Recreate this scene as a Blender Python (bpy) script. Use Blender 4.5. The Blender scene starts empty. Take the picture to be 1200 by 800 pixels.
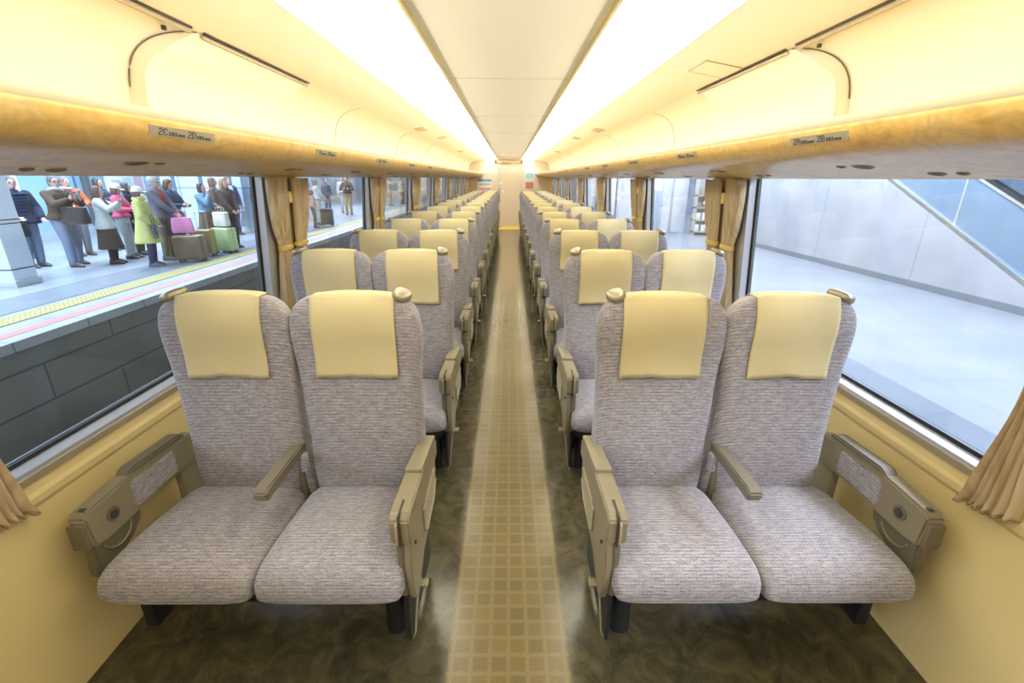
import bpy, bmesh, math, random
from mathutils import Vector, Matrix
R = math.radians
rnd = random.Random(7)
scn = bpy.context.scene
COL = scn.collection
H = 1.51          # eye height above the car floor
CAR_A, CAR_B = -1.7, 15.9

# ------------------------------------------------------------------ materials
def mat(name, col=(.8, .8, .8), rough=.5, metal=0, spec=None, emit=None, estr=0, bump=None, noise=None):
    m = bpy.data.materials.new(name); m.use_nodes = True
    nt = m.node_tree; b = nt.nodes['Principled BSDF']
    b.inputs['Base Color'].default_value = (*col, 1)
    b.inputs['Roughness'].default_value = rough
    b.inputs['Metallic'].default_value = metal
    if spec is not None: b.inputs['Specular IOR Level'].default_value = spec
    if emit:
        b.inputs['Emission Color'].default_value = (*emit, 1)
        b.inputs['Emission Strength'].default_value = estr
    if noise:   # (scale, amount) subtle tone variation
        tc = nt.nodes.new('ShaderNodeTexCoord'); n = nt.nodes.new('ShaderNodeTexNoise')
        n.inputs['Scale'].default_value = noise[0]; n.inputs['Detail'].default_value = 4
        nt.links.new(tc.outputs['Object'], n.inputs['Vector'])
        mx = nt.nodes.new('ShaderNodeMix'); mx.data_type = 'RGBA'
        a = noise[1]
        mx.inputs['A'].default_value = (*[max(0, c*(1-a)) for c in col], 1)
        mx.inputs['B'].default_value = (*[min(1, c*(1+a)) for c in col], 1)
        nt.links.new(n.outputs['Fac'], mx.inputs['Factor'])
        nt.links.new(mx.outputs['Result'], b.inputs['Base Color'])
    if bump:
        tc = nt.nodes.new('ShaderNodeTexCoord'); n = nt.nodes.new('ShaderNodeTexNoise')
        n.inputs['Scale'].default_value = bump[0]; n.inputs['Detail'].default_value = 6
        nt.links.new(tc.outputs['Object'], n.inputs['Vector'])
        bp = nt.nodes.new('ShaderNodeBump'); bp.inputs['Strength'].default_value = bump[1]
        bp.inputs['Distance'].default_value = .002
        nt.links.new(n.outputs['Fac'], bp.inputs['Height']); nt.links.new(bp.outputs['Normal'], b.inputs['Normal'])
    return m

def nodes(m):
    nt = m.node_tree
    return nt, nt.nodes['Principled BSDF'], nt.nodes.new, nt.links.new

def ramp(nt, pts, interp='LINEAR'):
    r = nt.nodes.new('ShaderNodeValToRGB'); r.color_ramp.interpolation = interp
    e = r.color_ramp.elements
    while len(e) < len(pts): e.new(.5)
    for i, (p, c) in enumerate(pts):
        e[i].position = p; e[i].color = (*c, 1)
    return r

def fabric_material(rows='YZ', name='seat_moquette'):
    """woven moquette: fine rows of short dashes; rows run across the seat"""
    m = mat(name, (.5, .5, .55), .95, spec=.15)
    nt, b, N, L = nodes(m)
    tc = N('ShaderNodeTexCoord'); sp = N('ShaderNodeSeparateXYZ'); L(tc.outputs['Object'], sp.inputs[0])
    ad = N('ShaderNodeMath'); ad.operation = 'ADD'; L(sp.outputs['Y'], ad.inputs[0]); L(sp.outputs['Z'], ad.inputs[1])
    cb = N('ShaderNodeCombineXYZ')
    if rows == 'YZ': L(sp.outputs['X'], cb.inputs[0]); L(ad.outputs[0], cb.inputs[1])
    else: L(sp.outputs['Y'], cb.inputs[0]); L(sp.outputs['Z'], cb.inputs[1])
    br = N('ShaderNodeTexBrick'); L(cb.outputs[0], br.inputs['Vector'])
    br.inputs['Scale'].default_value = 1; br.inputs['Brick Width'].default_value = .012
    br.inputs['Row Height'].default_value = .0063; br.inputs['Mortar Size'].default_value = .0010
    br.inputs['Mortar Smooth'].default_value = .6; br.offset_frequency = 2; br.offset = .37
    br.inputs['Color1'].default_value = (.205, .198, .225, 1)
    br.inputs['Color2'].default_value = (.335, .312, .33, 1)
    br.inputs['Mortar'].default_value = (.40, .375, .39, 1)
    # larger wandering rows
    mp = N('ShaderNodeMapping'); mp.inputs['Scale'].default_value = (26, 133, 1); L(cb.outputs[0], mp.inputs[0])
    n2 = N('ShaderNodeTexNoise'); n2.inputs['Scale'].default_value = 1; n2.inputs['Detail'].default_value = 3
    L(mp.outputs[0], n2.inputs['Vector'])
    r2 = ramp(nt, [(.36, (.80, .80, .84)), (.60, (1.12, 1.10, 1.09))]); L(n2.outputs['Fac'], r2.inputs[0])
    mx = N('ShaderNodeMix'); mx.data_type = 'RGBA'; mx.blend_type = 'MULTIPLY'; mx.inputs['Factor'].default_value = 1
    L(br.outputs['Color'], mx.inputs['A']); L(r2.outputs['Color'], mx.inputs['B'])
    n3 = N('ShaderNodeTexNoise'); n3.inputs['Scale'].default_value = 420; L(tc.outputs['Object'], n3.inputs['Vector'])
    r3 = ramp(nt, [(.3, (.82, .82, .82)), (.7, (1.16, 1.14, 1.12))]); L(n3.outputs['Fac'], r3.inputs[0])
    m3 = N('ShaderNodeMix'); m3.data_type = 'RGBA'; m3.blend_type = 'MULTIPLY'; m3.inputs['Factor'].default_value = 1
    L(mx.outputs['Result'], m3.inputs['A']); L(r3.outputs['Color'], m3.inputs['B'])
    sy = N('ShaderNodeSeparateXYZ'); L(cb.outputs[0], sy.inputs[0])
    mw = N('ShaderNodeMath'); mw.operation = 'MULTIPLY'; mw.inputs[1].default_value = 2*math.pi/.0126; L(sy.outputs['Y'], mw.inputs[0])
    sn = N('ShaderNodeMath'); sn.operation = 'SINE'; L(mw.outputs[0], sn.inputs[0])
    mr = N('ShaderNodeMapRange'); mr.inputs['From Min'].default_value = -1; mr.inputs['To Min'].default_value = .84; mr.inputs['To Max'].default_value = 1.13; L(sn.outputs[0], mr.inputs['Value'])
    m4 = N('ShaderNodeMix'); m4.data_type = 'RGBA'; m4.blend_type = 'MULTIPLY'; m4.inputs['Factor'].default_value = 1
    L(m3.outputs['Result'], m4.inputs['A']); L(mr.outputs['Result'], m4.inputs['B'])
    L(m4.outputs['Result'], b.inputs['Base Color'])
    bp = N('ShaderNodeBump'); bp.inputs['Strength'].default_value = .5; bp.inputs['Distance'].default_value = .0015
    L(br.outputs['Fac'], bp.inputs['Height']); bp.invert = True; L(bp.outputs['Normal'], b.inputs['Normal'])
    b.inputs['Sheen Weight'].default_value = .25
    return m

def floor_material():
    m = mat('floor_vinyl', (.2, .17, .1), .17, spec=.6)
    nt, b, N, L = nodes(m)
    tc = N('ShaderNodeTexCoord'); sp = N('ShaderNodeSeparateXYZ'); L(tc.outputs['Object'], sp.inputs[0])
    # mottled dark vinyl under the seats
    n = N('ShaderNodeTexNoise'); n.inputs['Scale'].default_value = 9; n.inputs['Detail'].default_value = 8; n.inputs['Roughness'].default_value = .65
    n.inputs['Distortion'].default_value = 1.2
    L(tc.outputs['Object'], n.inputs['Vector'])
    r = ramp(nt, [(.33, (.040, .034, .020)), (.5, (.074, .061, .032)), (.68, (.120, .097, .046))]); L(n.outputs['Fac'], r.inputs[0])
    # aisle: small squares between lighter lines
    br = N('ShaderNodeTexBrick'); L(tc.outputs['Object'], br.inputs['Vector'])
    br.offset = 0; br.inputs['Scale'].default_value = 1; br.inputs['Brick Width'].default_value = .0625; br.inputs['Row Height'].default_value = .0625
    br.inputs['Mortar Size'].default_value = .0125; br.inputs['Mortar Smooth'].default_value = 1
    br.inputs['Color1'].default_value = (.122, .088, .028, 1); br.inputs['Color2'].default_value = (.150, .108, .036, 1)
    br.inputs['Mortar'].default_value = (.178, .134, .050, 1)
    n2 = N('ShaderNodeTexNoise'); n2.inputs['Scale'].default_value = 260; L(tc.outputs['Object'], n2.inputs['Vector'])
    r2 = ramp(nt, [(.3, (.74, .74, .74)), (.7, (1.2, 1.2, 1.17))]); L(n2.outputs['Fac'], r2.inputs[0])
    ab = N('ShaderNodeMath'); ab.operation = 'ABSOLUTE'; L(sp.outputs['X'], ab.inputs[0])
    fac = ramp(nt, [(.198, (0, 0, 0)), (.205, (1, 1, 1))]); L(ab.outputs[0], fac.inputs[0])
    # border zone of faint squares beside the strip
    fac2 = ramp(nt, [(.30, (.55,)*3), (.33, (0, 0, 0))]); L(ab.outputs[0], fac2.inputs[0])
    mb = N('ShaderNodeMix'); mb.data_type = 'RGBA'; L(fac.outputs['Color'], mb.inputs['Factor'])
    L(br.outputs['Color'], mb.inputs['A']); L(r.outputs['Color'], mb.inputs['B'])
    mm = N('ShaderNodeMix'); mm.data_type = 'RGBA'; mm.blend_type = 'MULTIPLY'; mm.inputs['Factor'].default_value = 1
    L(mb.outputs['Result'], mm.inputs['A']); L(r2.outputs['Color'], mm.inputs['B'])
    L(mm.outputs['Result'], b.inputs['Base Color'])
    bp = N('ShaderNodeBump'); bp.inputs['Strength'].default_value = .22; bp.inputs['Distance'].default_value = .0008
    L(n2.outputs['Fac'], bp.inputs['Height']); L(bp.outputs['Normal'], b.inputs['Normal'])
    return m

def marble_material():
    """rack nose: ochre film with streaked darker and greenish blotches"""
    m = mat('rack_film', (.8, .6, .25), .32)
    nt, b, N, L = nodes(m)
    tc = N('ShaderNodeTexCoord')
    mp = N('ShaderNodeMapping'); mp.inputs['Scale'].default_value = (4, 3.2, 5); mp.inputs['Rotation'].default_value = (0, 0, .5); L(tc.outputs['Object'], mp.inputs[0])
    n = N('ShaderNodeTexNoise'); n.inputs['Scale'].default_value = 1.6; n.inputs['Detail'].default_value = 7; n.inputs['Distortion'].default_value = 1.4
    L(mp.outputs[0], n.inputs['Vector'])
    r = ramp(nt, [(.28, (.60, .38, .12)), (.42, (.70, .45, .13)), (.52, (.78, .52, .16)), (.63, (.72, .51, .20)), (.78, (.62, .50, .26))]); L(n.outputs['Fac'], r.inputs[0])
    v = N('ShaderNodeTexNoise'); v.inputs['Scale'].default_value = 5; v.inputs['Detail'].default_value = 5; v.inputs['Distortion'].default_value = 2.2
    L(mp.outputs[0], v.inputs['Vector'])
    rv = ramp(nt, [(.38, (.84, .82, .80)), (.5, (1, 1, 1)), (.62, (1.12, 1.08, 1.02))]); L(v.outputs['Fac'], rv.inputs[0])
    mx = N('ShaderNodeMix'); mx.data_type = 'RGBA'; mx.blend_type = 'MULTIPLY'; mx.inputs['Factor'].default_value = .7
    L(r.outputs['Color'], mx.inputs['A']); L(rv.outputs['Color'], mx.inputs['B']); L(mx.outputs['Result'], b.inputs['Base Color'])
    return m

def glass_material(name, tint, refl=1.0):
    m = bpy.data.materials.new(name); m.use_nodes = True; nt = m.node_tree
    for n in list(nt.nodes): nt.nodes.remove(n)
    o = nt.nodes.new('ShaderNodeOutputMaterial'); t = nt.nodes.new('ShaderNodeBsdfTransparent'); g = nt.nodes.new('ShaderNodeBsdfGlossy')
    f = nt.nodes.new('ShaderNodeFresnel'); ge = nt.nodes.new('ShaderNodeNewGeometry')
    mr = nt.nodes.new('ShaderNodeMapRange'); mr.inputs['To Min'].default_value = 1.33; mr.inputs['To Max'].default_value = 1/1.33
    nt.links.new(ge.outputs['Backfacing'], mr.inputs['Value']); nt.links.new(mr.outputs['Result'], f.inputs['IOR']); x = nt.nodes.new('ShaderNodeMixShader')
    t.inputs['Color'].default_value = (*tint, 1); g.inputs['Roughness'].default_value = .01; g.inputs['Color'].default_value = (refl, refl, refl, 1)
    nt.links.new(f.outputs[0], x.inputs[0]); nt.links.new(t.outputs[0], x.inputs[1]); nt.links.new(g.outputs[0], x.inputs[2]); nt.links.new(x.outputs[0], o.inputs[0])
    return m

def tile_material(name, c1, c2, mortar, bw, rh, ms=.006, rough=.35, axes='XY', offset=0.0):
    m = mat(name, c1, rough); nt, b, N, L = nodes(m)
    tc = N('ShaderNodeTexCoord'); sp = N('ShaderNodeSeparateXYZ'); L(tc.outputs['Object'], sp.inputs[0])
    cb = N('ShaderNodeCombineXYZ'); L(sp.outputs[axes[0]], cb.inputs[0]); L(sp.outputs[axes[1]], cb.inputs[1])
    br = N('ShaderNodeTexBrick'); L(cb.outputs[0], br.inputs['Vector']); br.offset = offset
    br.inputs['Scale'].default_value = 1; br.inputs['Brick Width'].default_value = bw; br.inputs['Row Height'].default_value = rh
    br.inputs['Mortar Size'].default_value = ms; br.inputs['Color1'].default_value = (*c1, 1); br.inputs['Color2'].default_value = (*c2, 1); br.inputs['Mortar'].default_value = (*mortar, 1)
    n = N('ShaderNodeTexNoise'); n.inputs['Scale'].default_value = 1.3; n.inputs['Detail'].default_value = 6; L(tc.outputs['Object'], n.inputs['Vector'])
    r = ramp(nt, [(.3, (.86, .87, .88)), (.7, (1.06, 1.05, 1.05))]); L(n.outputs['Fac'], r.inputs[0])
    mx = N('ShaderNodeMix'); mx.data_type = 'RGBA'; mx.blend_type = 'MULTIPLY'; mx.inputs['Factor'].default_value = 1
    L(br.outputs['Color'], mx.inputs['A']); L(r.outputs['Color'], mx.inputs['B']); L(mx.outputs['Result'], b.inputs['Base Color'])
    return m

M = dict(
    fabric=fabric_material(), fabric_side=fabric_material('side', 'armrest_moquette'), floor=floor_material(), marble=marble_material(),
    wall=mat('wall_cream', (.70, .565, .27), .42, noise=(2, .04)),
    ceil=mat('ceiling_cream', (.90, .85, .72), .45),
    cove=mat('cove_cream', (.90, .85, .71), .35),
    cover=mat('headrest_linen', (.545, .465, .265), .8, spec=.2, bump=(90, .25), noise=(7, .05)),
    plastic=mat('khaki_plastic', (.235, .20, .128), .42, noise=(30, .05)),
    plastic_l=mat('light_khaki_plastic', (.36, .31, .20), .4),
    plastic_d=mat('dark_khaki_plastic', (.145, .122, .080), .45),
    plastic_m=mat('grey_khaki_plastic', (.165, .142, .105), .45),
    black=mat('black_metal', (.018, .019, .022), .45, metal=.2),
    rubber=mat('black_rubber', (.012, .014, .02), .5),
    chrome=mat('satin_metal', (.34, .30, .20), .40, metal=.55),
    alu=mat('brushed_aluminium', (.66, .68, .71), .32, metal=.7),
    alu_dim=mat('tan_sill_edge', (.36, .30, .19), .4, metal=.2),
    light=mat('lit_diffuser', (1, 1, 1), .5, emit=(1, .945, .75), estr=4.2),
    covelight=mat('lit_cove_lamp', (1, 1, 1), .5, emit=(1, .93, .72), estr=2.6),
    fillstrip=mat('lit_fill_strip', (1, 1, 1), .5, emit=(1, .94, .76), estr=60.0),  # added fill emitter that brightens the centre ceiling
    edge=mat('rack_edge_cream', (.44, .38, .24), .45),
    rail=mat('olive_gold_trim', (.42, .34, .12), .35, metal=.35),
    glass=glass_material('window_glass', (.93, .95, .985)),
    curtain=mat('curtain_cloth', (.60, .46, .28), .85, spec=.2),
    curtain_tie=mat('yellow_tie', (.80, .60, .20), .6),
    door=mat('door_pinkish', (.74, .62, .50), .4),
    bulk=mat('bulkhead_beige', (.74, .62, .50), .4),
    mat_y=mat('yellow_mat', (.78, .56, .12), .5),
    dark=mat('dark_recess', (.05, .04, .03), .6),
    plate=mat('plate_bronze', (.48, .42, .30), .35, metal=.3),
    ink=mat('dark_ink', (.05, .045, .04), .6),
    white=mat('white_paint', (.82, .86, .90), .4),
    bluewhite=mat('pale_blue_panel', (.62, .74, .86), .35),
)
def curtain_tex():
    m = M['curtain']; nt, b, N, L = nodes(m)
    tc = N('ShaderNodeTexCoord'); mp = N('ShaderNodeMapping'); mp.inputs['Scale'].default_value = (1, 110, .25); L(tc.outputs['Object'], mp.inputs[0])
    n = N('ShaderNodeTexNoise'); n.inputs['Scale'].default_value = 1; n.inputs['Detail'].default_value = 3; L(mp.outputs[0], n.inputs['Vector'])
    r = ramp(nt, [(.34, (.58, .465, .29)), (.5, (.70, .575, .38)), (.66, (.80, .67, .47))]); L(n.outputs['Fac'], r.inputs[0]); L(r.outputs['Color'], b.inputs['Base Color'])
    b.inputs['Subsurface Weight'].default_value = 0
curtain_tex()

# ------------------------------------------------------------------ mesh helpers
def link(name, bm, m, parent=None, smooth=True, mods=None, flip=False):
    bmesh.ops.recalc_face_normals(bm, faces=bm.faces)
    me = bpy.data.meshes.new(name); bm.to_mesh(me); bm.free()
    for p in me.polygons: p.use_smooth = smooth
    ms = m if isinstance(m, (list, tuple)) else [m]
    for x in ms: me.materials.append(x)
    o = bpy.data.objects.new(name, me); COL.objects.link(o)
    if parent is not None: o.parent = parent
    if smooth:
        try:
            me.set_sharp_from_angle(angle=R(38))
        except Exception: pass
    return o

def struct(o):
    o['kind'] = 'structure'; return o

def tag(o, label, cat, group=None, kind=None):
    o['label'] = label; o['category'] = cat
    if group: o['group'] = group
    if kind: o['kind'] = kind
    return o

def empty(name, loc=(0, 0, 0), rz=0):
    o = bpy.data.objects.new(name, None); COL.objects.link(o); o.location = loc; o.rotation_euler = (0, 0, rz)
    o.empty_display_size = .1
    return o

def box(bm, x0, x1, y0, y1, z0, z1, bev=0, rot=None, seg=2):
    g = bmesh.ops.create_cube(bm, size=1)
    vs = g['verts']
    cx, cy, cz = (x0+x1)/2, (y0+y1)/2, (z0+z1)/2
    for v in vs: v.co = Vector((v.co.x*abs(x1-x0), v.co.y*abs(y1-y0), v.co.z*abs(z1-z0)))
    if bev:
        es = list({e for v in vs for e in v.link_edges})
        r = bmesh.ops.bevel(bm, geom=es, offset=bev, segments=seg, affect='EDGES', profile=.5)
        vs = list({v for f in r['faces'] for v in f.verts} | {v for v in vs if v.is_valid})
    M4 = Matrix.Translation((cx, cy, cz))
    if rot: M4 = M4 @ rot.to_4x4()
    for v in vs: v.co = M4 @ v.co
    return vs

def prism_x(bm, pts, x0, x1, bev=0):
    """polygon in (y,z) extruded along x"""
    a = [bm.verts.new((x0, y, z)) for y, z in pts]; b = [bm.verts.new((x1, y, z)) for y, z in pts]
    n = len(pts); fs = [bm.faces.new(a), bm.faces.new(b[::-1])]
    for i in range(n): fs.append(bm.faces.new([a[i], b[i], b[(i+1) % n], a[(i+1) % n]]))
    bmesh.ops.recalc_face_normals(bm, faces=fs)
    if bev: bmesh.ops.bevel(bm, geom=list({e for f in fs for e in f.edges}), offset=bev, segments=2, affect='EDGES')

def prism_y(bm, pts, y0, y1, bev=0):
    a = [bm.verts.new((x, y0, z)) for x, z in pts]; b = [bm.verts.new((x, y1, z)) for x, z in pts]
    n = len(pts); fs = [bm.faces.new(a), bm.faces.new(b[::-1])]
    for i in range(n): fs.append(bm.faces.new([a[i], b[i], b[(i+1) % n], a[(i+1) % n]]))
    bmesh.ops.recalc_face_normals(bm, faces=fs)
    if bev: bmesh.ops.bevel(bm, geom=list({e for f in fs for e in f.edges}), offset=bev, segments=2, affect='EDGES')

def strip_y(bm, pts, ys, thick=None):
    """open profile in (x,z) swept along y"""
    rows = [[bm.verts.new((x, y, z)) for x, z in pts] for y in ys]
    for i in range(len(rows)-1):
        for j in range(len(pts)-1):
            bm.faces.new([rows[i][j], rows[i+1][j], rows[i+1][j+1], rows[i][j+1]])

def rings(bm, rs, cap=True):
    vr = [[bm.verts.new(p) for p in r] for r in rs]
    n = len(vr[0])
    for i in range(len(vr)-1):
        for j in range(n): bm.faces.new([vr[i][j], vr[i][(j+1) % n], vr[i+1][(j+1) % n], vr[i+1][j]])
    if cap: bm.faces.new(vr[0][::-1]); bm.faces.new(vr[-1])

def selli(n, e):
    out = []
    for i in range(n):
        t = 2*math.pi*i/n; c, s = math.cos(t), math.sin(t)
        out.append((math.copysign(abs(c)**(2/e), c), math.copysign(abs(s)**(2/e), s)))
    return out

def catmull(keys, n):
    """keys: list of tuples; smooth resample"""
    out = []
    K = [keys[0]]+list(keys)+[keys[-1]]
    for i in range(1, len(K)-2):
        for s in range(n):
            t = s/n; p0, p1, p2, p3 = K[i-1], K[i], K[i+1], K[i+2]
            out.append(tuple(.5*((2*b)+(-a+c)*t+(2*a-5*b+4*c-d)*t*t+(-a+3*b-3*c+d)*t**3) for a, b, c, d in zip(p0, p1, p2, p3)))
    out.append(tuple(keys[-1])); return out

def tube(bm, pts, r, n=10):
    pts = [Vector(p) for p in pts]; rs = r if isinstance(r, (list, tuple)) else [r]*len(pts)
    R_ = []
    up = Vector((0, 0, 1))
    for i, p in enumerate(pts):
        d = (pts[min(i+1, len(pts)-1)]-pts[max(i-1, 0)]).normalized()
        a = d.cross(up if abs(d.z) < .95 else Vector((1, 0, 0))).normalized(); b = d.cross(a).normalized()
        R_.append([p+a*rs[i]*math.cos(2*math.pi*k/n)+b*rs[i]*math.sin(2*math.pi*k/n) for k in range(n)])
    rings(bm, R_)

def ellipsoid(bm, c, r, rot=None, u=16, v=10):
    g = bmesh.ops.create_uvsphere(bm, u_segments=u, v_segments=v, radius=1)
    for w in g['verts']:
        p = Vector((w.co.x*r[0], w.co.y*r[1], w.co.z*r[2]))
        if rot: p = rot @ p
        w.co = p+Vector(c)

def cyl(bm, c, r, h, axis='Z', n=24, r2=None):
    g = bmesh.ops.create_cone(bm, cap_ends=True, segments=n, radius1=r, radius2=r if r2 is None else r2, depth=h)
    rt = {'Z': Matrix.Identity(3), 'X': Matrix.Rotation(R(90), 3, 'Y'), 'Y': Matrix.Rotation(R(90), 3, 'X')}[axis]
    for w in g['verts']: w.co = rt @ w.co+Vector(c)

def NB(): return bmesh.new()
def mirror(bm, s):
    if s < 0:
        for v in bm.verts: v.co.x = -v.co.x

def copy_tree(o, parent=None):
    c = o.copy(); COL.objects.link(c)
    if parent is not None: c.parent = parent
    for ch in [k for k in o.children]: copy_tree(ch, c)
    return c

ORD = ['first', 'second', 'third', 'fourth', 'fifth', 'sixth', 'seventh', 'eighth', 'ninth', 'tenth', 'eleventh', 'twelfth', 'thirteenth', 'fourteenth', 'fifteenth', 'sixteenth', 'seventeenth', 'eighteenth']

# ------------------------------------------------------------------ seats
XO, YO = .76, 1.25
BACK = catmull([  # z, half width, front D, half thickness
    (.345, .190, 1.480, .040), (.37, .205, 1.462, .055), (.42, .212, 1.452, .060), (.52, .207, 1.436, .066), (.64, .203, 1.436, .068), (.76, .204, 1.448, .066),
    (.88, .209, 1.460, .062), (.96, .217, 1.462, .062), (1.03, .217, 1.458, .062), (1.08, .209, 1.462, .058), (1.115, .190, 1.472, .048), (1.138, .155, 1.486, .034), (1.146, .10, 1.500, .020)], 5)
def back_y(x, k, front=True, e=3.6):
    z, hw, fd, t = k
    u = min(1, abs(x)/hw); q = (1-u**e)**(1/e)
    w = -.022*max(0, min(1, (z-.62)/.25))*u**3 + .008*u**2*max(0, 1-z)
    return fd+t-(t if front else -t)*q+w
def make_backrest(cx, s, parent):
    bm = NB(); rs = []
    for k in BACK:
        z, hw, fd, t = k; r = []
        for a, b in selli(44, 3.6):
            x = a*hw; u = abs(a)
            w = -.022*max(0, min(1, (z-.62)/.25))*u**3 + .008*u**2*max(0, 1-z)
            r.append((s*(cx+x-XO), fd+t-t*(-b)+w-YO if False else fd+t+t*b+w-YO, z))
        rs.append(r)
    rings(bm, rs)
    return link('backrest', bm, M['fabric'], parent)
def make_cover(cx, s, parent, half=.137, shift=.0, seed=0):
    bm = NB(); rr = random.Random(seed); nx = 22
    ph = rr.uniform(0, 6); cols = []
    for i in range(nx+1):
        x = -half+2*half*i/nx+shift
        ks = [k for k in BACK if abs(x) < k[1]*.985]
        zt = ks[-1][0]
        low = .868+.003*math.sin(i*.35+ph)+.0015*math.sin(i*.9+ph)+(.003 if 6 < i < 15 else 0)
        front = []; NZ = 26
        def interp(z):
            for a, b in zip(BACK, BACK[1:]):
                if a[0] <= z <= b[0]:
                    f = (z-a[0])/max(1e-6, b[0]-a[0]); return tuple(p+(q-p)*f for p, q in zip(a, b))
            return BACK[-1]
        for j in range(NZ):
            z = low+(zt-low)*(1-(1-j/(NZ-1))**1.5)
            bulge = .0035*(1-j/(NZ-1))*(1+math.sin(i*.3+ph+j*.12))
            front.append((x, back_y(x, interp(z))-.005-bulge, z+(.004 if j > NZ-4 else 0)))
        back = []
        for j in range(12):
            z = zt-(zt-.98)*(j/11)**1.6
            back.append((x, back_y(x, interp(z), False)+.005, z+(.004 if j < 3 else 0)))
        cols.append([bm.verts.new((s*(cx+p[0]-XO), p[1]-YO, p[2])) for p in front+back])
    for a, b in zip(cols, cols[1:]):
        for j in range(len(a)-1): bm.faces.new([a[j], a[j+1], b[j+1], b[j]])
    o = link('headrest_cover', bm, M['cover'], parent)
    md = o.modifiers.new('thickness', 'SOLIDIFY'); md.thickness = .002; md.offset = 0
    return o
def make_cushion(cx, hw, s, parent):
    keys = catmull([(1.50, .86, .365, .045), (1.45, .95, .362, .057), (1.38, .98, .362, .062), (1.25, 1, .370, .064), (1.15, 1, .374, .065), (1.09, 1, .372, .063), (1.058, .985, .368, .055), (1.040, .955, .364, .041), (1.030, .90, .360, .020)], 4)
    bm = NB(); rs = []
    for y, kw, zc, hh in keys:
        r = []
        for a, b in selli(44, 4.6):
            crown = .012*(1-a*a) if b > 0 else 0
            r.append((s*(cx+a*hw*kw-XO), y-YO, zc+b*hh+crown))
        rs.append(r)
    rings(bm, rs)
    return link('seat_cushion', bm, M['fabric'], parent)
def make_grip(cx, s, side, parent):
    """rounded hand grip at the outer top corner of a backrest"""
    bm = NB()
    rot = Matrix.Rotation(side*s*R(22), 3, 'Y')
    rs = []
    for z, k in [(-.016, .72), (-.012, .9), (-.004, 1), (.006, 1), (.012, .92), (.016, .75), (.018, .4)]:
        r = []
        for a, b in selli(24, 2.6):
            p = rot @ Vector((a*.031*k, b*.050*k, z))
            r.append((s*(cx-XO)+p.x, 1.515-YO+p.y, 1.140+p.z))
        rs.append(r)
    rings(bm, rs)
    o = link('grip_handle', bm, M['chrome'], parent)
    bm = NB(); rs = []
    for z, k in [(-.04, .6), (-.012, .78)]:
        rs.append([tuple(Vector((s*(cx-XO), 1.515-YO, 1.140))+rot @ Vector((a*.03*k, b*.045*k, z))) for a, b in selli(20, 2.6)])
    rings(bm, rs); link('grip_base', bm, M['plastic_d'], o)
    return o

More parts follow.
